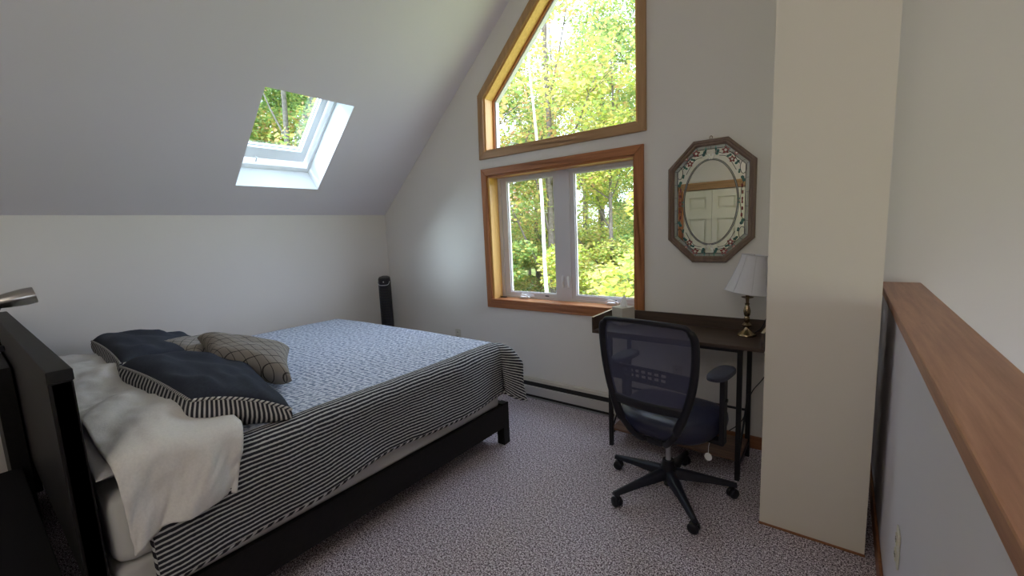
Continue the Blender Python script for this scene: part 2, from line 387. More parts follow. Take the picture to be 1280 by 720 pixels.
# lower window: casing, jambs, frame, two sashes
w1 = empty('window_1', kind='structure')
def frame_piece(bm, quad, d0, d1): prism(bm, quad, [], XZ, d0, d1)
def casing(parent, outer, inner, names, mats, d0, d1):
    n = len(outer)
    for i in range(n):
        q = [outer[i], outer[(i+1) % n], inner[(i+1) % n], inner[i]]
        bm = new(); prism(bm, q, [], XZ, d0, d1)
        bmesh.ops.bevel(bm, geom=[e for e in bm.edges if abs(e.verts[0].co.y-d0) < 1e-5 and abs(e.verts[1].co.y-d0) < 1e-5], offset=0.004, segments=2, affect='EDGES')
        obj(names[i], bm, mats[i], parent)
CAS = YF-0.02
casing(w1, LOWOUT, inset(LOWOUT, 0.063), ['casing']*4, [M['oak_x'], M['oak_z']]*2, CAS, YF-0.0005)
bm = new()  # sill board lifts over the casing
box(bm, -2.600, -1.185, YF-0.024, YF+0.12, 0.852, 0.872, 0.004, 2); obj('window_sill', bm, M['oak_x'], w1)
bm = new(); box(bm, -2.587, -2.567, YF-0.001, YF+0.12, 0.872, 1.995); obj('jamb', bm, M['jamb'], w1)
bm = new(); box(bm, -1.218, -1.198, YF-0.001, YF+0.12, 0.872, 1.995); obj('jamb', bm, M['oak_z'], w1)
bm = new(); box(bm, -2.587, -1.198, YF-0.001, YF+0.12, 1.975, 1.997); obj('jamb', bm, M['oak_x'], w1)
FR = rect(-2.567, -1.218, 0.872, 1.976)
LS, RS = rect(-2.535, -1.925, 0.892, 1.962), rect(-1.815, -1.235, 0.892, 1.962)
bm = new(); prism(bm, FR, [LS, RS], XZ, YF+0.118, YF+0.19); obj('window_frame', bm, M['vinyl'], w1)
for i, (S, G) in enumerate(((LS, rect(-2.475, -1.972, 0.922, 1.938)), (RS, rect(-1.776, -1.262, 0.922, 1.940)))):
    bm = new(); prism(bm, S, [G], XZ, YF+0.130, YF+0.175)
    bmesh.ops.bevel(bm, geom=[e for e in bm.edges if all(abs(v.co.y-YF-0.13) < 1e-5 for v in e.verts) and len(e.link_faces) == 2 and e.calc_face_angle(0) > 1], offset=0.006, segments=2, affect='EDGES')
    s = obj('sash', bm, M['vinyl'], w1)
    g = [(a, b) for a, b in inset(G, -0.004)]
    bm = new(); prism(bm, g, [], XZ, YF+0.150, YF+0.154); obj('window_glass', bm, M['glass'], s)
    bm = new(); prism(bm, inset(G, -0.003), [inset(G, 0.010)], XZ, YF+0.142, YF+0.149); obj('glazing_bead', bm, M['white'], s)
for cx in (-2.30, -1.44):   # folding crank handles
    bm = new(); box(bm, cx-0.05, cx+0.05, YF+0.085, YF+0.122, 0.873, 0.893, 0.006, 2)
    tube(bm, spline([(cx-0.05, YF+0.09, 0.888), (cx-0.02, YF+0.08, 0.908), (cx+0.03, YF+0.08, 0.905), (cx+0.055, YF+0.085, 0.890)], 5), 0.007, 8)
    obj('crank_handle', bm, M['white'], w1, True)
for cx in (-1.895, -1.845):  # sash locks on the mullion
    bm = new(); box(bm, cx-0.009, cx+0.009, YF+0.108, YF+0.12, 0.99, 1.09, 0.004, 2); tube(bm, [(cx, YF+0.108, 1.02), (cx+0.004, YF+0.095, 1.06), (cx, YF+0.10, 1.085)], 0.005, 8)
    obj('sash_lock', bm, M['white'], w1, True)
bm = new(); box(bm, -2.56, -2.50, YF+0.07, YF+0.10, 0.872, 0.880, 0.002, 1); obj('crank_cover', bm, M['dark'], w1)
for gx in (-2.07, -1.43):
    bm = new(); box(bm, gx-0.018, gx+0.018, YF+0.124, YF+0.131, 0.900, 0.908); obj('vent_slot', bm, M['dark'], w1)

# upper window
w2 = empty('window_2', kind='structure')
casing(w2, UPOUT, UPIN, ['casing']*4, [M['pine_x'], M['pine_z'], M['pine_z'], M['pine_z']], CAS, YF-0.0005)
in2 = inset(UPIN, 0.016)
for i in range(4):
    q = [UPIN[i], UPIN[(i+1) % 4], in2[(i+1) % 4], in2[i]]
    bm = new(); prism(bm, q, [], XZ, YF-0.001, YF+0.115); obj('jamb', bm, M['jamb'] if i != 0 else M['pine_x'], w2)
bm = new(); prism(bm, in2, [inset(in2, 0.016)], XZ, YF+0.10, YF+0.115); obj('stop_bead', bm, M['oak_z'], w2)
bm = new(); prism(bm, inset(in2, 0.0), [inset(in2, 0.028)], XZ, YF+0.115, YF+0.16); obj('window_frame', bm, M['vinyl'], w2)
bm = new(); prism(bm, inset(in2, 0.020), [], XZ, YF+0.14, YF+0.144); obj('window_glass', bm, M['glass'], w2)

# skylight
w3 = empty('window_3', kind='structure')
bm = new(); prism(bm, inset(rect(SKY_U0, SKY_U1, SKY_Y0, SKY_Y1), -0.05), [rect(SKY_U0+0.045, SKY_U1-0.02, SKY_Y0+0.02, SKY_Y1-0.025)], slope3, 0.225, 0.34); obj('skylight_frame', bm, M['skyframe'], w3)
bm = new(); prism(bm, rect(SKY_U0-0.0, SKY_U1, SKY_Y0, SKY_Y1), [inset(rect(SKY_U0, SKY_U1, SKY_Y0, SKY_Y1), 0.002)], slope3, 0.001, 0.224); obj('shaft_lining', bm, M['skyframe'], w3)
bm = new(); prism(bm, rect(SKY_U0+0.075, SKY_U1-0.03, SKY_Y0+0.035, SKY_Y1-0.045), [rect(0.520, 1.15, 1.585, 2.068)], slope3, 0.27, 0.335); sash = obj('sash', bm, M['skyframe'], w3)
bm = new(); prism(bm, rect(0.51, 1.16, 1.575, 2.078), [], slope3, 0.305, 0.311); obj('window_glass', bm, M['skyglass'], sash)
bm = new(); prism(bm, rect(0.515, 1.155, 1.580, 2.073), [rect(0.523, 1.147, 1.588, 2.065)], slope3, 0.299, 0.304); obj('glazing_gasket', bm, M['dark'], sash)
bm = new(); a = Vector(slope3(0.435, 1.70, 0.262)); tube(bm, [a, a - NZ*0.03], 0.007, 10); tube(bm, [a-NZ*0.03+UZ*0.012, a-NZ*0.03-UZ*0.03], 0.008, 10); obj('latch', bm, M['white'], sash, True)

# stairwell window; unseen back window added to go with the fill light
w4 = empty('window_4', kind='structure')
bm = new(); prism(bm, inset(STW, 0.001), [inset(rect(-1.0, 0.2, 0.0, 1.5), 0.04), inset(rect(0.2, 1.4, 0.0, 1.5), 0.04)], lambda u, v, d: (d, u, v), XR+0.06, XR+0.14); obj('window_frame', bm, M['vinyl'], w4)
bm = new(); prism(bm, inset(STW, 0.02), [], lambda u, v, d: (d, u, v), XR+0.10, XR+0.104); obj('window_glass', bm, M['glass'], w4)
w5 = empty('added_back_window', kind='structure')
bm = new(); prism(bm, inset(BW, 0.001), [inset(BW, 0.045)], XZ, YB-0.06, YB-0.13); obj('window_frame', bm, M['vinyl'], w5)
bm = new(); prism(bm, inset(BW, 0.03), [], XZ, YB-0.10, YB-0.104); obj('window_glass', bm, M['glass'], w5)
bm = new(); prism(bm, inset(BW, 0.01), [], XZ, YB-0.135, YB-0.140); obj('sun_block_panel', bm, M['white'], w5)  # opaque sheet added to stop the sun entering through this opening

# closet with folding doors, seen in the mirror
d1 = empty('door_1', kind='structure')
bm = new(); box(bm, CLX0-0.1, CLX1+0.1, YB, YB+0.028, CLZ, CLZ+0.10, 0.006, 2); box(bm, CLX0-0.1, CLX1+0.1, YB, YB+0.045, CLZ+0.085, CLZ+0.12, 0.008, 2); box(bm, CLX0-0.1, CLX1+0.1, YB+0.001, YB+0.036, CLZ+0.045, CLZ+0.06, 0.003, 1)
obj('header_trim', bm, M['pine_x'], d1)
for x in (CLX0-0.085, CLX1):
    bm = new(); box(bm, x, x+0.085, YB, YB+0.025, 0, CLZ, 0.005, 2); obj('side_trim', bm, M['oak_z'], d1)
lw = (CLX1-CLX0-0.02)/4
for k in range(4):
    x0 = CLX0+0.01+k*lw; x1 = x0+lw-0.004
    bm = new(); pa = [rect(x0+0.085, x1-0.085, 1.70, 1.90), rect(x0+0.085, x1-0.085, 0.92, 1.54), rect(x0+0.085, x1-0.085, 0.20, 0.76)]
    prism(bm, rect(x0, x1, 0.012, CLZ-0.012), pa, XZ, YB-0.05, YB-0.005)
    dl = obj('door_leaf', bm, M['door'], d1)
    for p in pa:
        a, b = p[0], p[2]
        bm = new(); prism(bm, inset(p, -0.002), [], XZ, YB-0.045, YB-0.035); prism(bm, inset(p, 0.03), [], XZ, YB-0.036, YB-0.014)
        obj('raised_panel', bm, M['door'], dl)
bm = new(); box(bm, CLX0-0.02, CLX1+0.02, YB-0.16, YB-0.14, 0.0, CLZ+0.02); obj('closet_back', bm, M['wall'], d1)

# added pendant lamp, unseen behind the camera, for warm fill on doors and walls
pn = empty('added_pendant_lamp', (-0.30, -1.10, 2.40), label='unseen white drum pendant lamp added as fill light at the back of the loft', cat='lamp')
bm = new(); lathe(bm, [(0.20, 0.0), (0.17, 0.22), (0.168, 0.22), (0.198, 0.0)], 32, cap=False); obj('lamp_shade', bm, M['shade'] if 'shade' in M else M['white'], pn, True)
bm = new(); tube(bm, [(0, 0, 0.17), (0, 0, 2.60)], 0.004, 8); obj('cord', bm, M['blackplastic'], pn)
bm = new(); lathe(bm, [(0.008, 0.02), (0.03, 0.05), (0.035, 0.08), (0.015, 0.13), (0.015, 0.17)], 20)
bulbm = mat('lamp_bulb', (1, 0.9, 0.7)); BS(bulbm).inputs['Emission Color'].default_value = (1, 0.86, 0.66, 1); BS(bulbm).inputs['Emission Strength'].default_value = 8; obj('bulb', bm, bulbm, pn, True)
pl = bpy.data.lights.new('pendant_fill_light', 'POINT'); pl.energy = PENDANT_FILL_W; pl.color = (1.0, 0.88, 0.74); pl.shadow_soft_size = 0.22
po = bpy.data.objects.new('pendant_fill_light', pl); COL.objects.link(po); po.location = (-0.30, -1.10, 2.33)

# baseboard heater
h = empty('baseboard_heater', (0, 0, 0), label='long low off-white baseboard heater on the carpet under the wide window', cat='heater')
HX0, HX1 = -4.05, -1.362
bm = new(); box(bm, HX0, HX1, YF-0.062, YF-0.010, 0.036, 0.112, 0.004, 2); obj('front_panel', bm, mat('heater_enamel', (0.52, 0.49, 0.47), 0.5), h)
bm = new(); box(bm, HX0, HX1, YF-0.045, YF-0.001, 0.150, 0.178, 0.004, 2); box(bm, HX0, HX1, YF-0.008, YF-0.001, 0.0, 0.15); obj('back_plate', bm, M['plate'], h)
bm = new(); box(bm, HX0+0.005, HX1-0.005, YF-0.042, YF-0.008, 0.110, 0.152); obj('grille_slot', bm, M['dark'], h)
bm = new(); box(bm, HX0+0.005, HX1-0.005, YF-0.050, YF-0.009, 0.012, 0.036); obj('lower_slot', bm, M['dark'], h)
bm = new(); box(bm, HX0, HX1, YF-0.058, YF-0.008, 0.0, 0.012); obj('foot_strip', bm, mat('heater_foot', (0.25, 0.24, 0.25), 0.5), h)
bm = new(); box(bm, HX1, HX1+0.012, YF-0.064, YF-0.001, 0.0, 0.178, 0.003, 1); obj('end_cap', bm, M['plate'], h)

# outlets
def outlet(loc, axis, label, plug=False):
    o = empty('wall_outlet', loc, label=label, cat='outlet')
    if axis == 'x': o.rotation_euler = (0, 0, R(-90))
    bm = new(); box(bm, -0.036, 0.036, -0.006, -0.0005, -0.058, 0.058, 0.003, 2); obj('cover_plate', bm, M['plate'], o)
    for z in (-0.026, 0.026):
        bm = new(); box(bm, -0.017, 0.017, -0.009, -0.0055, z-0.016, z+0.016, 0.004, 2); s = obj('socket', bm, M['plate'], o)
        bm = new(); box(bm, -0.009, -0.006, -0.0098, -0.0088, z-0.006, z+0.006); box(bm, 0.006, 0.009, -0.0098, -0.0088, z-0.006, z+0.006); obj('slot', bm, M['dark'], s)
    if plug:
        pg = tag(obj('power_plug', box(new(), loc[0]-0.014, loc[0]+0.014, loc[1]-0.04, loc[1]-0.0105, loc[2]-0.046, loc[2]-0.012, 0.006, 2), M['blackplastic']), 'black power plug in the outlet just above the foot of the quilt', 'plug')
    return o
outlet((-3.08, YF, 0.468), 'y', 'cream wall outlet just above the foot of the quilt', True)
outlet((-0.90, YF, 0.43), 'y', 'cream wall outlet under the desk behind the chair')
outlet((0.187, 1.72, 0.44), 'x', 'white wall outlet low on the half wall under the wooden cap')

# ------------------------------------------------------------------ bed
BX0, BX1, BY0, BY1 = -3.90, -1.83, 0.135, 2.275
bed = empty('bed', (0, 0, 0), label='king bed with black-brown wooden frame and tall flat headboard', cat='bed')
bm = new(); box(bm, -4.03, BX1, BY0+0.004, BY0+0.051, 0.42, 1.112, 0.003, 2); obj('headboard_panel', bm, M['espresso'], bed)
bm = new(); box(bm, -4.035, BX1+0.004, BY0-0.002, BY0+0.056, 1.112, 1.149, 0.004, 2); obj('headboard_cap', bm, M['espresso'], bed)
for x in (-4.03, BX1-0.075):
    bm = new(); box(bm, x, x+0.075, BY0-0.002, BY0+0.053, 0.0, 1.1115, 0.003, 2); obj('headboard_post', bm, M['espresso'], bed)
bm = new(); box(bm, -4.02, -3.30, 0.065, BY0-0.003, 0.02, 0.93, 0.004, 2); obj('lower_panel', bm, M['espresso'], bed)
cb = empty('low_cabinet', (-2.56, -0.10, 0), label='low black cabinet standing behind the headboard in the dark bottom corner', cat='cabinet')
bm = new(); box(bm, -0.70, 0.66, -0.22, 0.19, 0.03, 0.40, 0.005, 2); obj('cabinet_body', bm, M['blackmatte'], cb)
bm = new(); box(bm, -0.715, 0.675, -0.235, 0.20, 0.40, 0.42, 0.004, 2); obj('cabinet_top', bm, M['blackmatte'], cb)
for x_ in (-0.66, 0.60):
    for y_ in (-0.20, 0.15):
        bm = new(); box(bm, x_-0.02, x_+0.02, y_-0.02, y_+0.02, 0, 0.03, 0.003, 1); obj('foot', bm, M['blackmatte'], cb)
for x in (BX1-0.028, BX0):
    bm = new(); box(bm, x, x+0.028, BY0+0.056, BY1-0.06, 0.130, 0.295, 0.003, 2); obj('side_rail', bm, M['espresso'], bed)
bm = new(); box(bm, BX0+0.03, BX1-0.03, BY1-0.028, BY1, 0.130, 0.295, 0.003, 2); obj('foot_rail', bm, M['espresso'], bed)
for x in (BX1-0.062, BX0):
    bm = new(); box(bm, x, x+0.062, BY1-0.062, BY1+0.002, 0.0, 0.300, 0.003, 2); obj('leg', bm, M['espresso'], bed)
bm = new()
for k in range(12): box(bm, BX0+0.03, BX1-0.03, 0.30+k*0.165, 0.38+k*0.165, 0.27, 0.289)
obj('slats', bm, M['boardedge'], bed)
bm = new(); box(bm, -3.85, -1.845, 0.20, 2.20, 0.290, 0.445, 0.025, 3); tag(obj('box_spring', bm, M['boxspring'], smooth=True), 'low off-white box spring showing under the quilt edge above the black rail', 'box spring')
bm = new(); box(bm, -3.84, -1.835, 0.205, 2.215, 0.447, 0.700, 0.05, 4); tag(obj('mattress', bm, M['mattress'], smooth=True), 'thick white mattress showing beside the headboard end below the blanket', 'mattress')

# quilt: flat cloth coordinates (p, q) folded over the bed
PE, QE = -1.885, 2.20   # where the top rolls over
DROP = 0.392
def topz(x, y):
    return 0.722 + 0.006*noise.noise(Vector((x*2.2, y*2.2, 0))) + 0.010*math.exp(-((x+2.9)/0.8)**2)
def profile(d):
    """distance from the rim -> (outward, down): a rounded shoulder and then a nearly straight drop"""
    r = 0.07; a = d/r
    if a < math.pi/2: return r*math.sin(a), r*(1-math.cos(a))
    e = d - r*math.pi/2
    return r + e*0.10, r + e*0.99
def quilt_pt(kind, s, d):
    if kind == 'side':     # s = q along the bed
        o, dn = profile(d); w = 0.012*math.sin(s*7.5+1)*min(1, d/0.25) + 0.02*noise.noise(Vector((s*3, d*3, 3)))*min(1, d/0.15)
        hem = 0.030*noise.noise(Vector((s*1.3, 0.5, 9)))*(d/DROP) + 0.028*(d/DROP)*min(1, max(0, (s-0.9)/0.5))
        return Vector((PE + o + w, s, topz(PE, s) - dn + hem))
    if kind == 'foot':     # s = p across the bed
        o, dn = profile(d); w = 0.015*math.sin(s*9)*min(1, d/0.25)
        return Vector((s, QE + o + w, topz(s, QE) - dn))
    # corner: s = angle 0 (side) .. pi/2 (foot)
    o, dn = profile(d); k = min(1, d/0.17)**0.9
    fl = 1 + k*(1.15 + 1.0*max(0, 1-d/0.3))*math.sin(2*s)
    fold = 1 + k*(0.16*math.exp(-((s-0.42)/0.16)**2) - 0.10*math.exp(-((s-0.78)/0.16)**2))
    out = o*fl*fold
    z = topz(PE, QE) - dn*(1 + 0.24*math.sin(2*s)*(d/DROP)) + 0.028*(d/DROP)
    return Vector((PE + out*math.cos(s), QE + out*math.sin(s), z))
bm = new(); uvl = bm.loops.layers.uv.new('UVMap')
def grid(fn, us, vs):
    V = [[None]*len(vs) for _ in us]
    for i, a in enumerate(us):
        for j, b in enumerate(vs):
            p, uv = fn(a, b); V[i][j] = (bm.verts.new(p), uv)
    for i in range(len(us)-1):
        for j in range(len(vs)-1):
            q = [V[i][j], V[i+1][j], V[i+1][j+1], V[i][j+1]]
            f = bm.faces.new([x[0] for x in q])
            for l, x in zip(f.loops, q): l[uvl].uv = x[1]
lin = lambda a, b, n: [a+(b-a)*i/n for i in range(n+1)]
qh = 0.30   # head edge of the quilt
grid(lambda p, q: (Vector((p, q, topz(p, q))), (p, q)), lin(-3.84, PE, 60), lin(qh, QE, 60))
ds = lin(0, DROP, 26)
grid(lambda s, d: (quilt_pt('side', s, d), (PE+d, s)), lin(qh, QE, 90), ds)
grid(lambda s, d: (quilt_pt('foot', s, d), (s, QE+d)), lin(-3.84, PE, 60), ds)
def cornerf(a, d):
    return quilt_pt('corner', a, d), (PE+d*math.cos(a), QE+d*math.sin(a))
grid(cornerf, lin(0, math.pi/2, 30), ds)
def farside(s, d):
    o, dn = profile(d); return Vector((-3.84-o*0.55, s, topz(-3.84, s)-dn)), (-3.84-d, s)
grid(farside, lin(qh, QE, 40), lin(0, 0.36, 12))
bmesh.ops.remove_doubles(bm, verts=bm.verts, dist=0.0008)
quilt = tag(obj('quilt', bm, M['quilt'], smooth=True), 'blue and white quilt with black striped drop spread over the bed', 'quilt')
sol = quilt.modifiers.new('thickness', 'SOLIDIFY'); sol.thickness = 0.010; sol.offset = 1
# striped binding along the hem
path = [quilt_pt('side', s, DROP) for s in lin(qh, QE, 80)] + [quilt_pt('corner', a, DROP) for a in lin(0.05, math.pi/2, 24)] + [quilt_pt('foot', s, DROP) for s in lin(PE, -3.8, 20)[1:]]
def ribbon_tube(name, path, r, m, parent, seg=8):
    bm = new(); uv = bm.loops.layers.uv.new('UVMap'); rings = []; L_ = 0; prev = None
    for i, p in enumerate(path):
        t = (path[min(i+1, len(path)-1)] - path[max(i-1, 0)]).normalized(); u = prev or (Vector((0, 0, 1)) if abs(t.z) < 0.9 else Vector((1, 0, 0)))
        u = (u - t*u.dot(t)).normalized(); w = t.cross(u); prev = u
        if i: L_ += (p - path[i-1]).length
        rings.append(([bm.verts.new(p + (u*math.cos(2*math.pi*k/seg) + w*math.sin(2*math.pi*k/seg))*r) for k in range(seg)], L_))
    for (A, la), (B, lb) in zip(rings, rings[1:]):
        for k in range(seg):
            f = bm.faces.new((A[k], A[(k+1) % seg], B[(k+1) % seg], B[k]))
            c = 2*math.pi*r/seg
            for l, v in zip(f.loops, ((la, k*c), (la, (k+1)*c), (lb, (k+1)*c), (lb, k*c))): l[uv].uv = v
    return obj(name, bm, m, parent, True)
ribbon_tube('binding', path, 0.0115, M['hem'], quilt)
ribbon_tube('binding', [quilt_pt('side', qh, d) for d in ds], 0.008, M['hem'], quilt)

# pillows: bilinear patch between four corners, puffed to both sides
def pillow_surface(C4, h, side, n=26, pinch=0.05, fl=None, uvs=(1, 1), puff=0.42, wr=0.0, lift=0.0, bulge=0.0):
    A, B, C_, D_ = [Vector(c) for c in C4]     # A(0,0) B(1,0) C(1,1) D(0,1)
    nn = (B-A).cross(D_-A).normalized()
    if nn.z < 0: nn = -nn
    bm = new(); uv = bm.loops.layers.uv.new('UVMap'); g = []
    for i in range(n+1):
        row = []
        for j in range(n+1):
            u = 0.5-0.5*math.cos(math.pi*i/n); v = 0.5-0.5*math.cos(math.pi*j/n)
            a, b = 2*u-1, 2*v-1
            uu = u - pinch*a*(1-b*b)*0.5*abs(a); vv = v - pinch*b*(1-a*a)*0.5*abs(b)
            P = A*(1-uu)*(1-vv) + B*uu*(1-vv) + C_*uu*vv + D_*(1-uu)*vv
            f = (max(0, 1-a**4)*max(0, 1-b**4))**puff
            P.z += lift*((1-b*b)*abs(a)**3 + (1-a*a)*abs(b)**3*(0.4 if b < 0 else -0.3))
            if bulge: P += ((B-A)*a*abs(a) + (D_-A)*b*abs(b))*bulge*min(1, f*2.2)*(1-min(1, f*1.1))
            P = P + nn*side*h*f + nn*wr*f*noise.noise(Vector((u*5, v*5, h*40)))
            if fl is not None: P.z = max(P.z, fl(P.x, P.y) + (0.004 if side < 0 else 0.006))
            row.append((bm.verts.new(P), (u*uvs[0], v*uvs[1])))
        g.append(row)
    for i in range(n):
        for j in range(n):
            q = [g[i][j], g[i+1][j], g[i+1][j+1], g[i][j+1]]
            f = bm.faces.new([x[0] for x in q])
            for l, x in zip(f.loops, q): l[uv].uv = x[1]
    edge = [r[0][0].co.copy() for r in g] + [x[0].co.copy() for x in g[-1][1:]] + [r[-1][0].co.copy() for r in reversed(g[:-1])] + [x[0].co.copy() for x in reversed(g[0][:-1])]
    return bm, edge
flr = lambda x, y: 0.733
# sleeping pillows under the blanket
def bpil(C4, h, label):
    b1, _ = pillow_surface(C4, h, 1, fl=flr, puff=0.5); b2, _ = pillow_surface(C4, h, -1, fl=flr, puff=0.5)
    me = bpy.data.meshes.new('t'); b2.to_mesh(me); b1.from_mesh(me); b2.free(); bpy.data.meshes.remove(me)
    bmesh.ops.remove_doubles(b1, verts=b1.verts, dist=0.0005)
    return tag(obj('bed_pillow', b1, M['sleepcase'], smooth=True), label, 'pillow', 'sleeping pillows')
bpil([(-2.80, 0.195, 0.80), (-1.83, 0.195, 0.775), (-1.86, 0.55, 0.76), (-2.80, 0.60, 0.76)], 0.040, 'grey-white sleeping pillow at the nearer headboard end, its end showing under the blanket')

# white blanket folded back over the pillows and hanging down the side
def blz(x, y):
    t = abs(y-0.39)/0.30
    bump_y = max(0, math.cos(t*math.pi/2)) ** 0.7 if t < 1 else 0
    lump = 0.84 + 0.16*math.cos((x+2.25)/0.45*math.pi)
    return 0.748 + 0.125*bump_y*lump + 0.014*noise.noise(Vector((x*6, y*8, 2))) + 0.008*math.sin(x*13+y*22) + 0.008*noise.noise(Vector((x*15, y*20, 7)))
bm = new(); uvl = bm.loops.layers.uv.new('UVMap')
BXE = -1.875
def blanket(u, v):
    # u: 0 far side .. 1 hem of the near side; v: 0 head edge .. 1 foot edge
    Ltop = BXE + 3.80; Ldrop = 0.335 - 0.065*v
    s = u*(Ltop + Ldrop); k = min(1, s/Ltop); y0 = 0.215 + 0.02*k; y1 = 0.66 - 0.035*k
    y = y0 + (y1-y0)*v
    if s < Ltop: return Vector((-3.80 + s, y, blz(-3.80+s, y))), (-3.80+s, y)
    d = s-Ltop; t = d/0.3; r = 0.055; z0 = blz(BXE, y)
    if d < r*math.pi/2: o = r*math.sin(d/r); dn = r*(1-math.cos(d/r))
    else: o = r + (d-r*math.pi/2)*0.10; dn = r + (d-r*math.pi/2)
    y += 0.012*t*(1-v) - 0.075*t*v
    w = min(1, d/0.14)
    fold = w*(0.013*math.sin(v*9.0+1.0+t*2.0) + 0.010*math.sin(v*17.0+4.0-t*3.0)*v + 0.016*noise.noise(Vector((v*5+t*2, d*7, 5))) + 0.007*noise.noise(Vector((v*16+t*5, d*14, 1))))
    return Vector((BXE + 0.004 + o + fold + 0.012*w, y, z0 - dn)), (BXE+d, y)
us = lin(0, 0.80, 110) + lin(0.80, 1.0, 50)[1:]
grid(blanket, us, lin(0, 1, 44))
blk = tag(obj('blanket', bm, M['blanket'], smooth=True), 'white woven blanket turned back over the pillows and hanging down the bed side', 'blanket')
sol = blk.modifiers.new('thickness', 'SOLIDIFY'); sol.thickness = 0.006; sol.offset = 1

def sham(C4, h, label):
    root = empty('pillow_sham', tuple(sum((Vector(c) for c in C4), Vector())/4), label=label, cat='pillow', group='dark quilted shams')
    inv = Matrix.Translation(-Vector(root.location))
    b, e = pillow_surface(C4, h, 1, fl=flr, uvs=(0.92, 0.5), wr=0.035, lift=0.022, n=34); bmesh.ops.transform(b, matrix=inv, verts=b.verts); obj('top_cover', b, M['sham'], root, True)
    b, e2 = pillow_surface(C4, 0.15, -1, fl=flr, uvs=(0.92, 0.5), puff=0.30, lift=0.022, n=34, bulge=0.05); bmesh.ops.transform(b, matrix=inv, verts=b.verts); obj('underside', b, M['under'], root, True)
    ribbon_tube('piping', [p - Vector(root.location) for p in e], 0.007, M['rope'], root)
    return root
sham([(-4.00, 0.53, 0.885), (-2.93, 0.48, 0.905), (-2.95, 0.98, 0.81), (-3.86, 1.00, 0.82)], 0.075, 'dark slate sham with rope piping on the wall side of the bed')
sham([(-2.90, 0.47, 0.900), (-1.985, 0.505, 0.900), (-1.855, 0.815, 0.780), (-2.84, 0.99, 0.81)], 0.080, 'dark slate sham with striped underside lying nearest the bed edge')
def cushion(C4, h, label):
    root = empty('throw_cushion', tuple(sum((Vector(c) for c in C4), Vector())/4), label=label, cat='cushion', group='taupe lattice cushions')
    inv = Matrix.Translation(-Vector(root.location))
    for s, nm in ((1, 'front_cover'), (-1, 'back_cover')):
        b, e = pillow_surface(C4, h, s, uvs=(0.44, 0.44), pinch=0.08, wr=0.012); bmesh.ops.transform(b, matrix=inv, verts=b.verts); obj(nm, b, M['lattice'], root, True)
    return root
cushion([(-3.30, 0.66, 0.900), (-2.86, 0.78, 0.875), (-3.06, 1.10, 0.83), (-3.50, 1.00, 0.85)], 0.055, 'taupe lattice cushion lying behind the other on the dark shams')
cushion([(-3.00, 0.84, 0.955), (-2.67, 0.80, 0.875), (-2.19, 0.985, 0.795), (-2.56, 1.16, 0.87)], 0.085, 'taupe lattice cushion in front, its corner touching the quilt')

# clip lamp on the headboard
cl = empty('clip_lamp', (-3.5, 0.12, 1.02), label='brushed nickel clip reading lamp clamped behind the headboard top', cat='lamp')
def mt(a, b):   # matrix taking +Z to the direction a->b, origin a
    a, b = Vector(a), Vector(b); q = (b-a).to_track_quat('Z', 'Y'); return Matrix.Translation(a) @ q.to_matrix().to_4x4()
lo = Vector(cl.location)
tail = Vector((-3.50, 0.085, 1.238)) - lo; mouth = Vector((-3.50, 0.275, 1.268)) - lo
ln = (mouth-tail).length
bm = new(); lathe(bm, [(0.004, 0), (0.020, 0.006), (0.030, ln*0.2), (0.040, ln*0.5), (0.046, ln*0.8), (0.044, ln), (0.040, ln), (0.040, ln*0.8), (0.026, ln*0.3), (0.002, ln*0.25)], 32, mt(tail, mouth)); obj('lamp_head', bm, M['nickel'], cl, True)
bm = new(); tube(bm, spline([Vector(p)-lo for p in ((-3.50, 0.117, 1.02), (-3.50, 0.108, 1.10), (-3.50, 0.125, 1.18), (-3.50, 0.145, 1.225))], 6), 0.008, 10); obj('gooseneck', bm, M['nickel'], cl, True)
bm = new(); box(bm, -0.03, 0.03, -0.035, 0.012, -0.03, 0.0, 0.006, 2); box(bm, -0.012, 0.012, -0.06, -0.03, -0.026, -0.008, 0.004, 2); obj('clamp', bm, M['blackplastic'], cl)
bm = tube(new(), [p - lo for p in spline([(-3.62, 0.05, 0.99), (-3.72, 0.03, 0.85), (-3.80, 0.02, 0.6), (-3.86, -0.02, 0.3), (-3.98, 0.02, 0.06), (-4.05, 0.06, 0.03)], 8)], 0.004, 8); obj('cord', bm, M['blackplastic'], cl, True)

# ------------------------------------------------------------------ tower fan in the corner
tf = empty('tower_fan', (-3.86, 2.80, 0), R(45), label='slim black tower fan standing in the corner beyond the bed', cat='fan')
def oct_ring(w, z, yoff=0):
    return [(w*math.cos(R(22.5+45*k))*(0.95), w*math.sin(R(22.5+45*k))+yoff, z) for k in range(8)]
bm = new(); lathe(bm, [(0.13, 0), (0.13, 0.012), (0.12, 0.02), (0.05, 0.03)], 40); obj('base', bm, M['blackplastic'], tf, True)
bm = new(); rings = [oct_ring(w, z) for w, z in ((0.055, 0.03), (0.066, 0.06), (0.070, 0.5), (0.070, 1.00))]
rv = [[bm.verts.new(p) for p in r] for r in rings]
top = [bm.verts.new((x, y, 1.055 + (0.25*y))) for x, y, z in oct_ring(0.068, 0)]; rv.append(top)
tp2 = [bm.verts.new((x, y, 1.062 + (0.25*y))) for x, y, z in oct_ring(0.060, 0)]; rv.append(tp2)
for A, B in zip(rv, rv[1:]):
    for k in range(8): bm.faces.new((A[k], A[(k+1) % 8], B[(k+1) % 8], B[k]))
bm.faces.new(rv[0][::-1]); bm.faces.new(rv[-1])
bmesh.ops.bevel(bm, geom=[e for e in bm.edges if abs(e.verts[0].co.z-e.verts[1].co.z) > 0.02], offset=0.008, segments=3, affect='EDGES')
obj('body', bm, M['blackplastic'], tf, True)
bm = new()
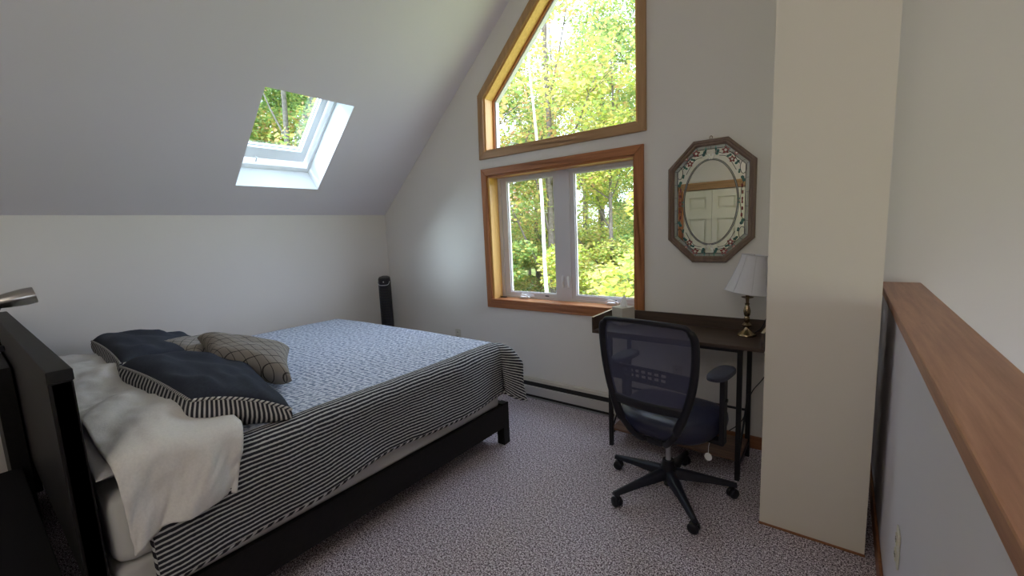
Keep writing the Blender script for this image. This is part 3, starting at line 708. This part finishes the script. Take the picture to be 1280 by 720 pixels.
for k in range(30): box(bm, -0.045, 0.045, -0.068, -0.0655, 0.12+k*0.028, 0.132+k*0.028)
obj('grille', bm, M['dark'], tf)
bm = new(); tube(bm, spline([(-0.062, -0.050, 1.025), (-0.045, -0.068, 0.992), (0, -0.070, 0.985), (0.045, -0.068, 0.992), (0.062, -0.050, 1.025)], 6), 0.0035, 8); obj('trim_line', bm, M['silver'], tf, True)
bm = new(); lathe(bm, [(0.006, 0), (0.006, 0.003)], 14, mt((0, -0.066, 1.02), (0, -0.08, 1.025))); obj('indicator', bm, M['silver'], tf, True)

# ------------------------------------------------------------------ desk
dk = empty('desk', (0, 0, 0), label='dark walnut desk with black metal legs and raised back edge below the mirror', cat='desk')
DX0, DX1, DY0, DY1 = -1.325, -0.310, 2.590, 3.000
bm = new(); box(bm, DX0, DX1, DY0, DY1, 0.785, 0.806, 0.0015, 1); obj('desktop', bm, M['deskwood'], dk)
bm = new(); box(bm, DX0+0.014, DX1-0.014, DY1-0.014, DY1, 0.8065, 0.882, 0.001, 1); obj('back_panel', bm, M['deskwood'], dk)
for x in (DX0, DX1-0.014):
    bm = new(); box(bm, x, x+0.014, DY0, DY1, 0.8065, 0.893, 0.001, 1); sp_ = obj('side_panel', bm, M['deskwood'], dk)
    bm = new(); box(bm, x, x+0.014, DY0, DY1, 0.8932, 0.8952); obj('edge_band', bm, M['boardedge'], sp_)
LX = (-1.206, -0.427); LY = (2.617, 2.940)
for x in LX:
    for y in LY:
        bm = new(); box(bm, x-0.013, x+0.013, y-0.013, y+0.013, 0.0, 0.7845, 0.002, 1); obj('leg', bm, M['blackmetal'], dk)
    for z0_, z1_ in ((0.762, 0.7845), (0.085, 0.105)):
        bm = new(); box(bm, x-0.010, x+0.010, LY[0]+0.013, LY[1]-0.013, z0_, z1_); obj('side_bar', bm, M['blackmetal'], dk)
    bm = new(); tube(bm, [(x, LY[0]+0.012, 0.11), (x, LY[1]-0.012, 0.42)], 0.006, 8); obj('brace', bm, M['blackmetal'], dk)
for y in LY:
    bm = new(); box(bm, LX[0]+0.013, LX[1]-0.013, y-0.009, y+0.009, 0.764, 0.7845); obj('cross_bar', bm, M['blackmetal'], dk)
bm = new(); box(bm, LX[0]+0.013, LX[1]-0.013, LY[1]-0.006, LY[1]+0.006, 0.300, 0.312); obj('cross_bar', bm, M['blackmetal'], dk)
bm = new(); box(bm, LX[0]-0.006, LX[1]+0.006, LY[0]+0.0135, LY[1]-0.0135, 0.1055, 0.121, 0.001, 1); obj('lower_shelf', bm, M['shelfwood'], dk)
# table lamp
DZ = 0.8068
tl = empty('table_lamp', (-0.436, 2.862, DZ), label='antique brass candlestick lamp with white fabric shade standing on the desk', cat='lamp')
bm = new(); lathe(bm, [(0.052, 0), (0.053, 0.006), (0.047, 0.013), (0.040, 0.018), (0.020, 0.033), (0.012, 0.045), (0.011, 0.052), (0.024, 0.058), (0.026, 0.066), (0.018, 0.076), (0.010, 0.082), (0.015, 0.090), (0.015, 0.112), (0.012, 0.118), (0.017, 0.128), (0.020, 0.150), (0.015, 0.172), (0.009, 0.186), (0.013, 0.190), (0.013, 0.196), (0.008, 0.200), (0.010, 0.222), (0.011, 0.226), (0.032, 0.232), (0.033, 0.236), (0.010, 0.240), (0.009, 0.262)], 36); obj('base', bm, M['brass'], tl, True)
TI = Matrix.Translation((0, 0, 0.262)) @ Matrix.Rotation(R(8), 4, Vector((1, 0.35, 0)).cross(Vector((0, 0, 1))).normalized() * -1)
bm = new(); lathe(bm, [(0.010, 0), (0.011, 0.05), (0.006, 0.055)], 16, TI); obj('socket', bm, M['dark'], tl, True)
prof = [(0.125, 0.0), (0.112, 0.04), (0.096, 0.09), (0.080, 0.145), (0.068, 0.20), (0.066, 0.225)]
bm = new(); lathe(bm, prof + [(r-0.003, z) for r, z in reversed(prof)], 12*4, TI, cap=False)
sh = obj('lamp_shade', bm, M['shade'], tl, True)
bm = new()
for z, r in ((0.002, 0.1255), (0.223, 0.0668)): tube(bm, [TI @ Vector((r*math.cos(a), r*math.sin(a), z)) for a in lin(0, 2*math.pi, 40)[:-1]], 0.0028, 6, closed=True)
for k in range(8):
    a = k*math.pi/4+0.3; tube(bm, [TI @ Vector(((r+0.0008)*math.cos(a), (r+0.0008)*math.sin(a), z)) for r, z in prof], 0.0014, 5)
obj('shade_trim', bm, fabric('shade_trim_fabric', (0.62, 0.61, 0.64), 200, 0.03), sh, True)
bm = new()
for k in range(3):
    a = k*2*math.pi/3; tube(bm, [TI @ Vector((0, 0, 0.20)), TI @ Vector((0.066*math.cos(a), 0.066*math.sin(a), 0.215))], 0.0018, 6)
tube(bm, [TI @ Vector((0, 0, 0.05)), TI @ Vector((0, 0, 0.225))], 0.003, 6); obj('harp', bm, M['brass'], tl)
bm = tube(new(), [p - tl.location for p in spline([(-0.40, 2.91, 0.813), (-0.37, 2.965, 0.84), (-0.35, 2.985, 0.892), (-0.34, 3.02, 0.885), (-0.32, 3.035, 0.80), (-0.31, 3.04, 0.62), (-0.36, 3.03, 0.50), (-0.42, 3.0, 0.40), (-0.47, 3.02, 0.2), (-0.55, 3.03, 0.10)], 8)], 0.003, 8); obj('cord', bm, M['blackplastic'], tl, True)
# tissue box
tb = empty('tissue_box', (-1.215, 2.86, DZ), R(-28), label='square cream tissue box with a white tissue pulled up on the desk corner', cat='tissue box')
bm = new(); box(bm, -0.056, 0.056, -0.056, 0.056, 0, 0.122, 0.003, 2); obj('box', bm, paint('tissue_box_card', (0.58, 0.54, 0.48), 0.08), tb)
bm = new(); lathe(bm, [(0.030, 0.1222), (0.030, 0.1235)], 24); obj('opening', bm, mat('opening_film', (0.55, 0.53, 0.5), 0.4), tb)
bm = new(); n = 36; rings = []
for j, (r, z) in enumerate(((0.026, 0.1236), (0.024, 0.140), (0.020, 0.160), (0.012, 0.185), (0.003, 0.203))):
    rings.append([bm.verts.new((r*(1+0.35*math.sin(5*a+j*0.5))*math.cos(a)+0.010*j*0.4, r*(0.65+0.3*math.sin(3*a+j))*math.sin(a), z + 0.006*math.sin(3*a))) for a in lin(0, 2*math.pi, n)[:-1]])
for A, B in zip(rings, rings[1:]):
    for k in range(n): bm.faces.new((A[k], A[(k+1) % n], B[(k+1) % n], B[k]))
bm.faces.new(rings[-1]); obj('tissue', bm, M['tissue'], tb, True)

# ------------------------------------------------------------------ octagonal mirror
mir = empty('wall_mirror', (0, 0, 0), label='octagonal stained glass mirror in taupe wooden frame on the wall above the desk', cat='mirror')
OUT8 = [(-0.802, 1.230), (-0.594, 1.230), (-0.434, 1.386), (-0.434, 1.865), (-0.594, 2.016), (-0.802, 2.016), (-0.963, 1.855), (-0.963, 1.384)]
MY = YF-0.030
bm = new(); IN8 = inset(OUT8, 0.040)
rings = []
for t, y in ((0.0, YF-0.002), (0.0, YF-0.022), (0.006, YF-0.030), (0.016, YF-0.030), (0.020, YF-0.025), (0.030, YF-0.025), (0.040, YF-0.018), (0.040, YF-0.002)):
    rings.append([bm.verts.new((u, y, v)) for u, v in inset(OUT8, t)])
for A, B in zip(rings, rings[1:]+[rings[0]]):
    for k in range(8): bm.faces.new((A[k], A[(k+1) % 8], B[(k+1) % 8], B[k]))
obj('frame', bm, M['mirrorframe'], mir)
bm = new(); prism(bm, inset(OUT8, 0.038), [], XZ, YF-0.012, YF-0.003); obj('mirror_glass', bm, M['mirror'], mir)
B8 = inset(OUT8, 0.060)
bm = new(); prism(bm, inset(OUT8, 0.0395), [B8], XZ, YF-0.0135, YF-0.0122); obj('border_glass', bm, M['mirrorborder'], mir)
OC = (-0.698, 1.620); OA, OB = 0.160, 0.268
ell = lambda a, k=0.0: (OC[0]+(OA+k)*math.cos(a), OC[1]+(OB+k)*math.sin(a))
YL = YF-0.0135
P3 = lambda p, y=YL: (p[0], y, p[1])
bm = new(); prism(bm, [ell(a, 0.009) for a in lin(0, 2*math.pi, 64)[:-1]], [[ell(a) for a in lin(0, 2*math.pi, 64)[:-1]]], XZ, YF-0.0135, YF-0.0122); obj('oval_band', bm, M['mirrorborder'], mir)
bm = new()
def lead(pts, r=0.0016, closed=False): tube(bm, [P3(p) for p in pts], r*1.25, 5, closed=closed)
lead([ell(a) for a in lin(0, 2*math.pi, 72)[:-1]], closed=True); lead([ell(a, 0.009) for a in lin(0, 2*math.pi, 72)[:-1]], 0.0012, True); lead(B8, closed=True)
I8 = inset(OUT8, 0.041)
for i in range(8):
    lead([I8[i], B8[i]], 0.0012)
    a, b = Vector(I8[i]), Vector(I8[(i+1) % 8]); c, d = Vector(B8[i]), Vector(B8[(i+1) % 8]); m_ = max(2, int((b-a).length/0.085))
    for k in range(1, m_): lead([tuple(a.lerp(b, k/m_)), tuple(c.lerp(d, k/m_))], 0.0012)
for sx in (-1, 1):
    for sz in (-1, 1):
        X = lambda a, b: (OC[0]+sx*a, OC[1]+sz*b)
        lead([tuple(v[:2]) for v in spline([(*X(0.030, 0.318), 0), (*X(0.075, 0.300), 0), (*X(0.125, 0.300), 0), (*X(0.150, 0.255), 0), (*X(0.170, 0.225), 0)], 5)], 0.0014)
        lead([tuple(v[:2]) for v in spline([(*X(0.200, 0.245), 0), (*X(0.180, 0.235), 0), (*X(0.172, 0.200), 0), (*X(0.185, 0.165), 0), (*X(0.205, 0.175), 0), (*X(0.208, 0.215), 0)], 5)], 0.0014)
        lead([X(0.0, 0.285), X(0.028, 0.305), X(0.030, 0.352)], 0.0013); lead([X(0.205, 0.13), X(0.185, 0.10), X(0.175, 0.0)], 0.0012)
        lead([tuple(v[:2]) for v in spline([(*X(0.05, 0.29), 0), (*X(0.09, 0.28), 0), (*X(0.12, 0.245), 0), (*X(0.15, 0.19), 0)], 5)], 0.0012)
        lead([X(0.10, 0.31), X(0.13, 0.335)], 0.0011); lead([X(0.14, 0.285), X(0.185, 0.300)], 0.0011)
obj('leading', bm, M['lead'], mir)
def petal_shape(c, r, n, rot, sq):
    return [(c[0]+r*(1-sq+sq*math.cos(n*(a-rot)))*math.cos(a), c[1]+r*(1-sq+sq*math.cos(n*(a-rot)))*math.sin(a)) for a in lin(0, 2*math.pi, 40)[:-1]]
for sx in (-1, 1):
    for sz in (-1, 1):
        X = lambda a, b: (OC[0]+sx*a, OC[1]+sz*b)
        for c, r in ((X(0.088, 0.318), 0.024), (X(0.126, 0.258), 0.021), (X(0.150, 0.292), 0.015)):
            bm = new(); prism(bm, petal_shape(c, r, 5, 0.3, 0.22), [], XZ, YF-0.0150, YF-0.0137); fl_ = obj('flower', bm, M['red'], mir)
            bm = new(); prism(bm, petal_shape(c, r*0.36, 4, 0, 0.1), [], XZ, YF-0.0158, YF-0.0151); obj('flower_centre', bm, M['cream'], fl_)
        for c, r in ((X(0.186, 0.090), 0.012), (X(0.189, 0.050), 0.011), (X(0.188, 0.010), 0.010)):
            bm = new(); prism(bm, petal_shape(c, r, 2, R(90), 0.30), [], XZ, YF-0.0150, YF-0.0137); obj('bud', bm, M['red'], mir)
        for c, r, ro in ((X(0.040, 0.312), 0.018, R(70)), (X(0.030, 0.335), 0.012, R(90)), (X(0.155, 0.235), 0.016, R(40)*sx), (X(0.108, 0.282), 0.015, R(20)*sx), (X(0.168, 0.180), 0.013, R(80)), (X(0.190, 0.132), 0.020, R(65)*-sx*sz), (X(0.170, 0.012), 0.008, 0), (X(0.165, 0.300), 0.012, R(30))):
            bm = new(); prism(bm, petal_shape(c, r, 2, ro, 0.34), [], XZ, YF-0.0148, YF-0.0137); obj('leaf', bm, M['teal'], mir)
    for sz in (-1, 1):
        bm = new(); prism(bm, petal_shape((OC[0]+sx*0.012, OC[1]+sz*0.292), 0.020, 2, R(90)-sx*0.5*sz, 0.40), [], XZ, YF-0.0150, YF-0.0137); obj('petal', bm, M['cream'], mir)
bm = new(); tube(bm, spline([(-0.698, YF-0.010, 2.014), (-0.706, YF-0.010, 2.028), (-0.698, YF-0.010, 2.038), (-0.690, YF-0.010, 2.028)], 6, True), 0.002, 8, closed=True); obj('hanger', bm, M['brass'], mir)

# ------------------------------------------------------------------ office chair
ch = empty('office_chair', (-0.720, 2.294, 0), R(-7), label='black mesh back office chair on five casters facing the desk', cat='chair')
RC = 0.333
for k in range(5):
    a = R(-52 + 7 + 72*k + [0, 4, -2, 4, 0][k]); ca, sa = math.cos(a), math.sin(a)
    D_ = Vector((ca, sa, 0)); S_ = Vector((-sa, ca, 0))
    bm = new(); secs = []
    for t, wd, zt, zb in ((0.02, 0.030, 0.150, 0.095), (0.10, 0.030, 0.138, 0.092), (0.20, 0.023, 0.118, 0.084), (0.30, 0.018, 0.098, 0.072), (0.352, 0.016, 0.086, 0.066)):
        secs.append([bm.verts.new(D_*t + S_*s*w2 + Vector((0, 0, z))) for s, w2, z in ((-1, wd, zb), (1, wd, zb), (1, wd*0.8, zt-0.012), (0.5, wd*0.6, zt), (-0.5, wd*0.6, zt), (-1, wd*0.8, zt-0.012))])
    for A, B in zip(secs, secs[1:]):
        for i in range(6): bm.faces.new((A[i], A[(i+1) % 6], B[(i+1) % 6], B[i]))
    bm.faces.new(secs[0][::-1]); bm.faces.new(secs[-1]); obj('base_leg', bm, M['blueblack'], ch, True)
    c = D_*RC; yaw = a + R([50, 30, 70, 20, 95][k])
    bm = new()
    for s in (-1, 1):
        lathe(bm, [(0.010, -0.009), (0.024, -0.009), (0.0275, -0.004), (0.0275, 0.004), (0.022, 0.009), (0.008, 0.011)], 24, Matrix.Translation(Vector((c.x, c.y, 0.0277))) @ Matrix.Rotation(yaw, 4, 'Z') @ Matrix.Translation((0, s*0.014, 0)) @ Matrix.Rotation(R(-90*s), 4, 'X'))
    cs = obj('caster', bm, M['blackplastic'], ch, True)
    bm = new(); tube(bm, [(c.x, c.y, 0.030), (c.x, c.y, 0.075)], 0.010, 12); box(bm, -0.016, 0.016, -0.006, 0.006, 0.030, 0.052, 0.002, 1, Matrix.Translation((c.x, c.y, 0)) @ Matrix.Rotation(yaw, 4, 'Z')); obj('caster_stem', bm, M['blackplastic'], cs, True)
bm = new(); lathe(bm, [(0.030, 0.085), (0.042, 0.10), (0.042, 0.145), (0.034, 0.165), (0.030, 0.195)], 30); obj('hub', bm, M['blackplastic'], ch, True)
bm = new(); lathe(bm, [(0.022, 0.045), (0.022, 0.085)], 20); obj('cylinder_tip', bm, M['blackplastic'], ch, True)
bm = new(); lathe(bm, [(0.0145, 0.19), (0.0145, 0.36)], 24); obj('gas_lift', bm, M['silver'], ch, True)
bm = new(); box(bm, -0.10, 0.10, -0.12, 0.12, 0.352, 0.392, 0.012, 3); box(bm, -0.045, 0.045, -0.17, -0.06, 0.345, 0.385, 0.01, 2); obj('tilt_mechanism', bm, M['blackplastic'], ch)
bm = new(); tube(bm, [(0.09, 0.02, 0.372), (0.20, 0.02, 0.368), (0.235, 0.02, 0.362)], [0.005, 0.005, 0.009], 8); obj('lever', bm, M['blackplastic'], ch, True)
# seat cushion: superellipse outline, domed
bm = new(); n = 56
def seat_ring(k, z, cy=0.035):
    out = []
    for i in range(n):
        a = 2*math.pi*i/n; c_, s_ = math.cos(a), math.sin(a); e = 2/3.2
        x = 0.262*k*abs(c_)**e*(1 if c_ >= 0 else -1); y = (0.245*k)*abs(s_)**e*(1 if s_ >= 0 else -1)
        x *= 1 + 0.06*(y/0.245); out.append(bm.verts.new((x, y+cy, z + 0.010*math.exp(-((y-0.05)/0.15)**2)*(1 if z > 0.45 else 0) - 0.02*max(0, y/0.245)**3)))
    return out
rs = [seat_ring(k, z) for k, z in ((0.80, 0.392), (0.93, 0.398), (0.985, 0.415), (1.0, 0.440), (0.985, 0.468), (0.94, 0.488), (0.86, 0.499), (0.70, 0.503), (0.45, 0.500), (0.2, 0.498))]
for A, B in zip(rs, rs[1:]):
    for k in range(n): bm.faces.new((A[k], A[(k+1) % n], B[(k+1) % n], B[k]))
bm.faces.new(rs[0][::-1]); bm.faces.new(rs[-1]); obj('seat', bm, M['leather'], ch, True)
# back frame
def yb(z): return -0.215 - 0.10*(z-0.5) + 0.10*max(0, 0.5-z)          # slight recline
def bow(x): return -0.045*(1-(x/0.245)**2)                               # the back is curved around the sitter
ZS = lambda z: 0.5 + (z-0.5)*1.09
TOP = [(-0.222, 0.962), (-0.240, 0.930), (-0.243, 0.86), (-0.235, 0.76), (-0.215, 0.66), (-0.185, 0.57), (-0.155, 0.50)]
TOP = [(x, ZS(z)) for x, z in TOP]
loop = [(-x, z) for x, z in TOP[::-1]] + [(0.205, ZS(0.978)), (0.17, ZS(0.984)), (0.06, ZS(0.990)), (-0.06, ZS(0.990)), (-0.17, ZS(0.984)), (-0.205, ZS(0.978))] + TOP
pts = [(x, yb(z)+bow(x), z) for x, z in loop]
lowL = [(-0.135, -0.225, 0.455), (-0.105, -0.215, 0.415), (-0.070, -0.185, 0.375), (-0.040, -0.14, 0.358)]
lowR = [(-a, b, c_) for a, b, c_ in lowL][::-1]
full = spline(lowR + pts + lowL, 4)
wid = []
for p in full:
    wid.append(0.015 if p.z > 1.0 else (0.022 if p.z > 0.62 else (0.023 if p.z > 0.48 else 0.016)))
bm = new(); tube(bm, full, wid, 12, flat=0.75, upv=(0, 1, 0)); obj('back_frame', bm, M['blackplastic'], ch, True)
# mesh panel
def wz(z):
    tb_ = sorted(TOP, key=lambda t: t[1])
    if z <= tb_[0][1]: return -tb_[0][0]
    for (x0, z0), (x1, z1) in zip(tb_, tb_[1:]):
        if z <= z1: return -(x0+(x1-x0)*(z-z0)/(z1-z0))
    return 0.20
def mesh_part(z0, z1, nz, nx, off=0.0, thick=0, m=None, name='', holes=None, wf=1.0, curve=0.0):
    bm = new(); V = []
    for j in range(nz+1):
        z = z0+(z1-z0)*j/nz; w = wz(z)*wf
        V.append([bm.verts.new((w*(2*i/nx-1), yb(z)+bow(w*(2*i/nx-1))+off, z + curve*(1-(2*i/nx-1)**2))) for i in range(nx+1)])
    for j in range(nz):
        for i in range(nx):
            if holes and (i, j) in holes: continue
            bm.faces.new((V[j][i], V[j][i+1], V[j+1][i+1], V[j+1][i]))
    o = obj(name, bm, m, ch, True)
    if thick: s = o.modifiers.new('thickness', 'SOLIDIFY'); s.thickness = thick; s.offset = 0
    return o
mesh_part(0.600, 1.028, 14, 20, name='mesh_back', m=M['mesh'])
hol = {(i, j) for i in range(9, 30) if i % 3 != 2 for j in (3, 4, 6, 7)}
mesh_part(0.690, 0.775, 10, 40, off=0.022, thick=0.006, m=M['blackplastic'], name='lumbar_support', holes=hol, curve=0.018)
mesh_part(0.572, 0.618, 3, 20, off=0.004, thick=0.018, m=M['blackplastic'], name='lower_bar')
# arms
for s in (-1, 1):
    hx = 0.268
    bm = new(); nn_ = 40; rg = []
    for k, z in ((0.90, 0.746), (1.0, 0.732), (1.0, 0.746), (0.93, 0.753), (0.7, 0.755)):
        r_ = []
        for i in range(nn_):
            a = 2*math.pi*i/nn_; e = 2/2.8; c_, q_ = math.cos(a), math.sin(a)
            r_.append(bm.verts.new((s*hx + 0.049*k*abs(c_)**e*(1 if c_ > 0 else -1), 0.015 + 0.122*k*abs(q_)**e*(1 if q_ > 0 else -1), z)))
        rg.append(r_)
    for A, B in zip(rg, rg[1:]):
        for i in range(nn_): bm.faces.new((A[i], A[(i+1) % nn_], B[(i+1) % nn_], B[i]))
    bm.faces.new(rg[0][::-1]); bm.faces.new(rg[-1])
    ar = obj('armrest', bm, M['pad'], ch, True)
    bm = new(); box(bm, s*0.275-0.012, s*0.275+0.012, 0.0, 0.055, 0.37, 0.730, 0.006, 2); box(bm, min(s*0.08, s*0.287), max(s*0.08, s*0.287), 0.0, 0.055, 0.362, 0.386, 0.005, 2); obj('arm_post', bm, M['blackplastic'], ar)
    bm = new(); lathe(bm, [(0.010, 0), (0.010, 0.008)], 14, mt((s*0.287, 0.028, 0.60), (s*0.30, 0.028, 0.60))); obj('height_button', bm, M['blackplastic'], ar, True)
bm = new(); lathe(bm, [(0.019, -0.002), (0.019, 0.002)], 24, Matrix.Translation((0.215, 0.0, 0.285)) @ Matrix.Rotation(R(90), 4, 'X') @ Matrix.Scale(1.1, 4, (0, 1, 0)))
tube(bm, [(0.215, 0, 0.302), (0.212, 0.01, 0.335), (0.215, 0.02, 0.366)], 0.0015, 6); obj('hang_tag', bm, M['tissue'], ch)

# ------------------------------------------------------------------ outside: ground and woods
def gz(x, y):
    d = math.hypot(x+1.5, y-3); return -3.0 + 0.012*max(0, d-6)**1.35 + 0.4*noise.noise(Vector((x*0.12, y*0.12, 0)))
bm = new(); V = {}
for i in range(45):
    for j in range(45):
        x = -75 + i*3.0; y = -30 + j*2.4; V[i, j] = bm.verts.new((x, y, gz(x, y)))
for i in range(44):
    for j in range(44): bm.faces.new((V[i, j], V[i+1, j], V[i+1, j+1], V[i, j+1]))
structure('ground', bm, M['ground'], smooth=True)

def leaf_cloud(seed, blobs, n, size, flat=0.6):
    rnd = random.Random(seed); verts = []; faces = []
    tot = sum(b[3]**2 for b in blobs)
    for (bx, by, bz, br) in blobs:
        for _ in range(int(n*br*br/tot)):
            while True:
                p = Vector((rnd.uniform(-1, 1), rnd.uniform(-1, 1), rnd.uniform(-1, 1)))
                if 0.15 < p.length < 1: break
            p = Vector((bx, by, bz)) + Vector((p.x, p.y, p.z*flat))*br
            s = size*rnd.uniform(0.6, 1.3)
            e = Vector((rnd.uniform(-1, 1), rnd.uniform(-1, 1), rnd.uniform(-0.5, 0.35))).normalized()
            nrm = Vector((rnd.uniform(-0.7, 0.7), rnd.uniform(-0.7, 0.7), 1)).normalized(); w = e.cross(nrm).normalized()
            i0 = len(verts)
            verts += [tuple(p - e*s*0.5), tuple(p + w*s*0.42), tuple(p + e*s*0.55 - nrm*s*0.12), tuple(p - w*s*0.42)]
            faces += [(i0, i0+1, i0+2, i0+3)]
    me = bpy.data.meshes.new('foliage'); me.from_pydata(verts, [], faces); me.update(); return me
def trunk_mesh(seed, h, r, ends, lean=0.0):
    rnd = random.Random(seed); bm = new()
    P = [Vector((lean*t*h + rnd.uniform(-1, 1)*0.12*t, rnd.uniform(-1, 1)*0.12*t, h*t)) for t in (0, 0.15, 0.3, 0.45, 0.6, 0.75, 0.9, 1.0)]
    P = spline(P, 3); tube(bm, P, [r*(1-0.85*i/(len(P)-1)) for i in range(len(P))], 7)
    for (bx, by, bz, br) in ends:
        k = min(len(P)-2, max(1, int((bz/h-0.16)*len(P)))); a = P[k]; b = Vector((bx, by, bz)); m_ = a.lerp(b, 0.5) + Vector((0, 0, -0.15))
        rr = r*(1-0.85*k/len(P))*0.5; tube(bm, spline([a, m_, b], 3), [rr*(1-0.12*i) for i in range(7)], 5)
        for q in range(3):
            c = b + Vector((rnd.uniform(-1, 1), rnd.uniform(-1, 1), rnd.uniform(-0.4, 0.6)))*br*0.8; tube(bm, [m_.lerp(b, 0.6), c], [rr*0.3, rr*0.1], 4)
    me = bpy.data.meshes.new('trunk'); bm.to_mesh(me); bm.free()
    for f in me.polygons: f.use_smooth = True
    return me
def variant(seed, h, r, z0, spread, nb, n, size):
    rnd = random.Random(seed); bl = []
    for i in range(nb):
        t = rnd.random(); z = z0 + (h*1.02-z0)*t; rad = spread*(1-0.55*t)*math.sqrt(rnd.random()); a = rnd.uniform(0, 2*math.pi)
        bl.append((rad*math.cos(a), rad*math.sin(a), z, rnd.uniform(0.5, 1.05)*spread*0.42))
    return trunk_mesh(seed, h, r, bl[:12]), leaf_cloud(seed, bl, n, size)
VAR = [variant(1, 13, 0.17, 2.5, 3.2, 34, 19000, 0.125), variant(2, 15, 0.15, 4.0, 3.0, 34, 18000, 0.12),
       variant(3, 11, 0.11, 1.2, 2.6, 36, 18000, 0.115), variant(4, 3.2, 0.03, 0.3, 1.5, 14, 7000, 0.10), variant(5, 16, 0.13, 5.0, 3.0, 26, 10000, 0.115)]
LM = ['leaf_green', 'leaf_mixed', 'leaf_yellow']
mesh_cache = {}
def tree(x, y, var, leaf, label, name='tree', s=1.0, rz=0.0, bark='bark', cat='tree'):
    key = (var, leaf, bark)
    if key not in mesh_cache:
        t, f = VAR[var][0].copy(), VAR[var][1].copy(); t.materials.append(M[bark]); f.materials.append(M[leaf]); mesh_cache[key] = (t, f)
    t, f = mesh_cache[key]
    root = empty(name, (x, y, gz(x, y)-0.1), rz, label=label, cat=cat, group='trees and saplings outside the windows'); root.scale = (s, s, s)
    a = bpy.data.objects.new('trunk', t); COL.objects.link(a); a.parent = root
    b = bpy.data.objects.new('foliage', f); COL.objects.link(b); b.parent = root
    return root
rnd = random.Random(11)
def polar(az, d): a = R(az); return d*math.sin(a), d*math.cos(a)
# row by row, nearest first; az is measured from the gable normal, negative to the left
x, y = polar(-32.5, 11.5)
bt = empty('birch_tree', (x, y, gz(x, y)-0.1), label='slender white birch seen through the narrow pane of the wide window', cat='tree')
tm = trunk_mesh(21, 12, 0.065, [], -0.035); tm.materials.append(M['birchbark'])
o = bpy.data.objects.new('trunk', tm); COL.objects.link(o); o.parent = bt
fm = leaf_cloud(22, [(0.6, 0.2, 8, 1.0), (-0.8, 0.3, 9, 1.1), (0, 0, 10.5, 1.2), (-0.2, 0, 12, 1.0)], 1500, 0.13); fm.materials.append(M['leaf_yellow'])
o = bpy.data.objects.new('foliage', fm); COL.objects.link(o); o.parent = bt
# near maple whose leafy boughs fill the right of the lower window
x, y = polar(-19.5, 7.6)
mp = empty('maple_tree', (x, y, gz(x, y)), label='yellow leafed maple nearest the house outside the wide window', cat='tree')
g0 = gz(x, y)
bl = [(-0.5, 0.2, 3.6, 0.75), (-0.2, -0.2, 3.1, 0.8), (-0.9, 0.3, 3.1, 0.65), (0.3, 0.0, 3.9, 0.8), (0.6, 0.2, 3.2, 0.9), (-0.8, 0.0, 2.6, 0.8), (0.2, 0.2, 2.4, 0.9), (0.1, 0.3, 4.9, 0.7), (0.7, 0.3, 5.6, 0.8)]
tm = trunk_mesh(31, 6.2, 0.06, bl); tm.materials.append(M['bark']); o = bpy.data.objects.new('trunk', tm); COL.objects.link(o); o.parent = mp
fm = leaf_cloud(32, bl, 4200, 0.125, 0.5); fm.materials.append(M['leaf_yellow']); o = bpy.data.objects.new('foliage', fm); COL.objects.link(o); o.parent = mp
spots = []
for row, (dist, az0, az1, step) in enumerate(((14, -50, -8, 9), (19, -56, -4, 7.5), (25, -60, 0, 6.5), (33, -62, 4, 5.0), (43, -64, 6, 4.2))):
    az = az0
    while az < az1:
        spots.append((az + rnd.uniform(-2, 2), dist*rnd.uniform(0.92, 1.08), row)); az += step
ORD = ['first', 'second', 'third', 'fourth', 'fifth', 'sixth', 'seventh', 'eighth', 'ninth', 'tenth', 'eleventh', 'twelfth', 'thirteenth', 'fourteenth', 'fifteenth', 'sixteenth', 'seventeenth', 'eighteenth', 'nineteenth', 'twentieth']
rowname = ['nearest', 'second', 'middle', 'fourth', 'farthest']; LN = {'leaf_green': 'green', 'leaf_mixed': 'part-yellow', 'leaf_yellow': 'yellow'}; cnt = {}
for az, d, row in spots:
    x, y = polar(az, d); v = rnd.choice([0, 1, 2, 2, 4]); lf = rnd.choice(['leaf_green', 'leaf_mixed', 'leaf_green', 'leaf_mixed', 'leaf_yellow'])
    k = cnt.get(row, 0); cnt[row] = k+1
    lab = f"{LN[lf]} leafed tree, {ORD[k]} from the left in the {rowname[row]} row of the woods"
    tree(x, y, v, lf, lab, s=rnd.uniform(0.85, 1.15), rz=rnd.uniform(0, 6.28))
for dist, az0, az1, step in ((13, -46, -12, 6.5), (18, -50, -8, 5.5), (25, -52, -4, 4.5)):
    az = az0; k = 0
    while az < az1:
        x, y = polar(az+rnd.uniform(-1.5, 1.5), dist*rnd.uniform(0.9, 1.1)); lf = rnd.choice(LM)
        tree(x, y, 3, lf, f"{LN[lf]} sapling, {ORD[k]} from the left in the {'near' if dist == 13 else 'middle' if dist == 18 else 'far'} undergrowth", 'sapling', rnd.uniform(0.8, 1.3), rnd.uniform(0, 6.28), cat='sapling'); az += step; k += 1
# trees beside the house, seen through the skylight
for i, (x, y, v, lf, s) in enumerate(((-12.0, 6.0, 4, 'leaf_mixed', 0.9), (-14.5, 8.2, 0, 'leaf_mixed', 0.95), (-15.5, 4.8, 1, 'leaf_green', 0.9), (-19, 10.5, 0, 'leaf_green', 1.0), (-17, 5.5, 2, 'leaf_mixed', 1.2), (-20, 10, 1, 'leaf_green', 1.1), (-22, 7, 0, 'leaf_mixed', 1.1))):
    tree(x, y, v, lf, ['leaning part-yellow tree closest to the skylight', 'part-yellow spreading tree behind the closest one beyond the skylight', 'green high tree beyond the skylight', 'green spreading tree in the second row beyond the skylight', 'part-yellow bushy tree in the third row beyond the skylight', 'green tall tree in the far row beyond the skylight', 'part-yellow tree in the farthest row beyond the skylight'][i], s=s, rz=i*1.3)
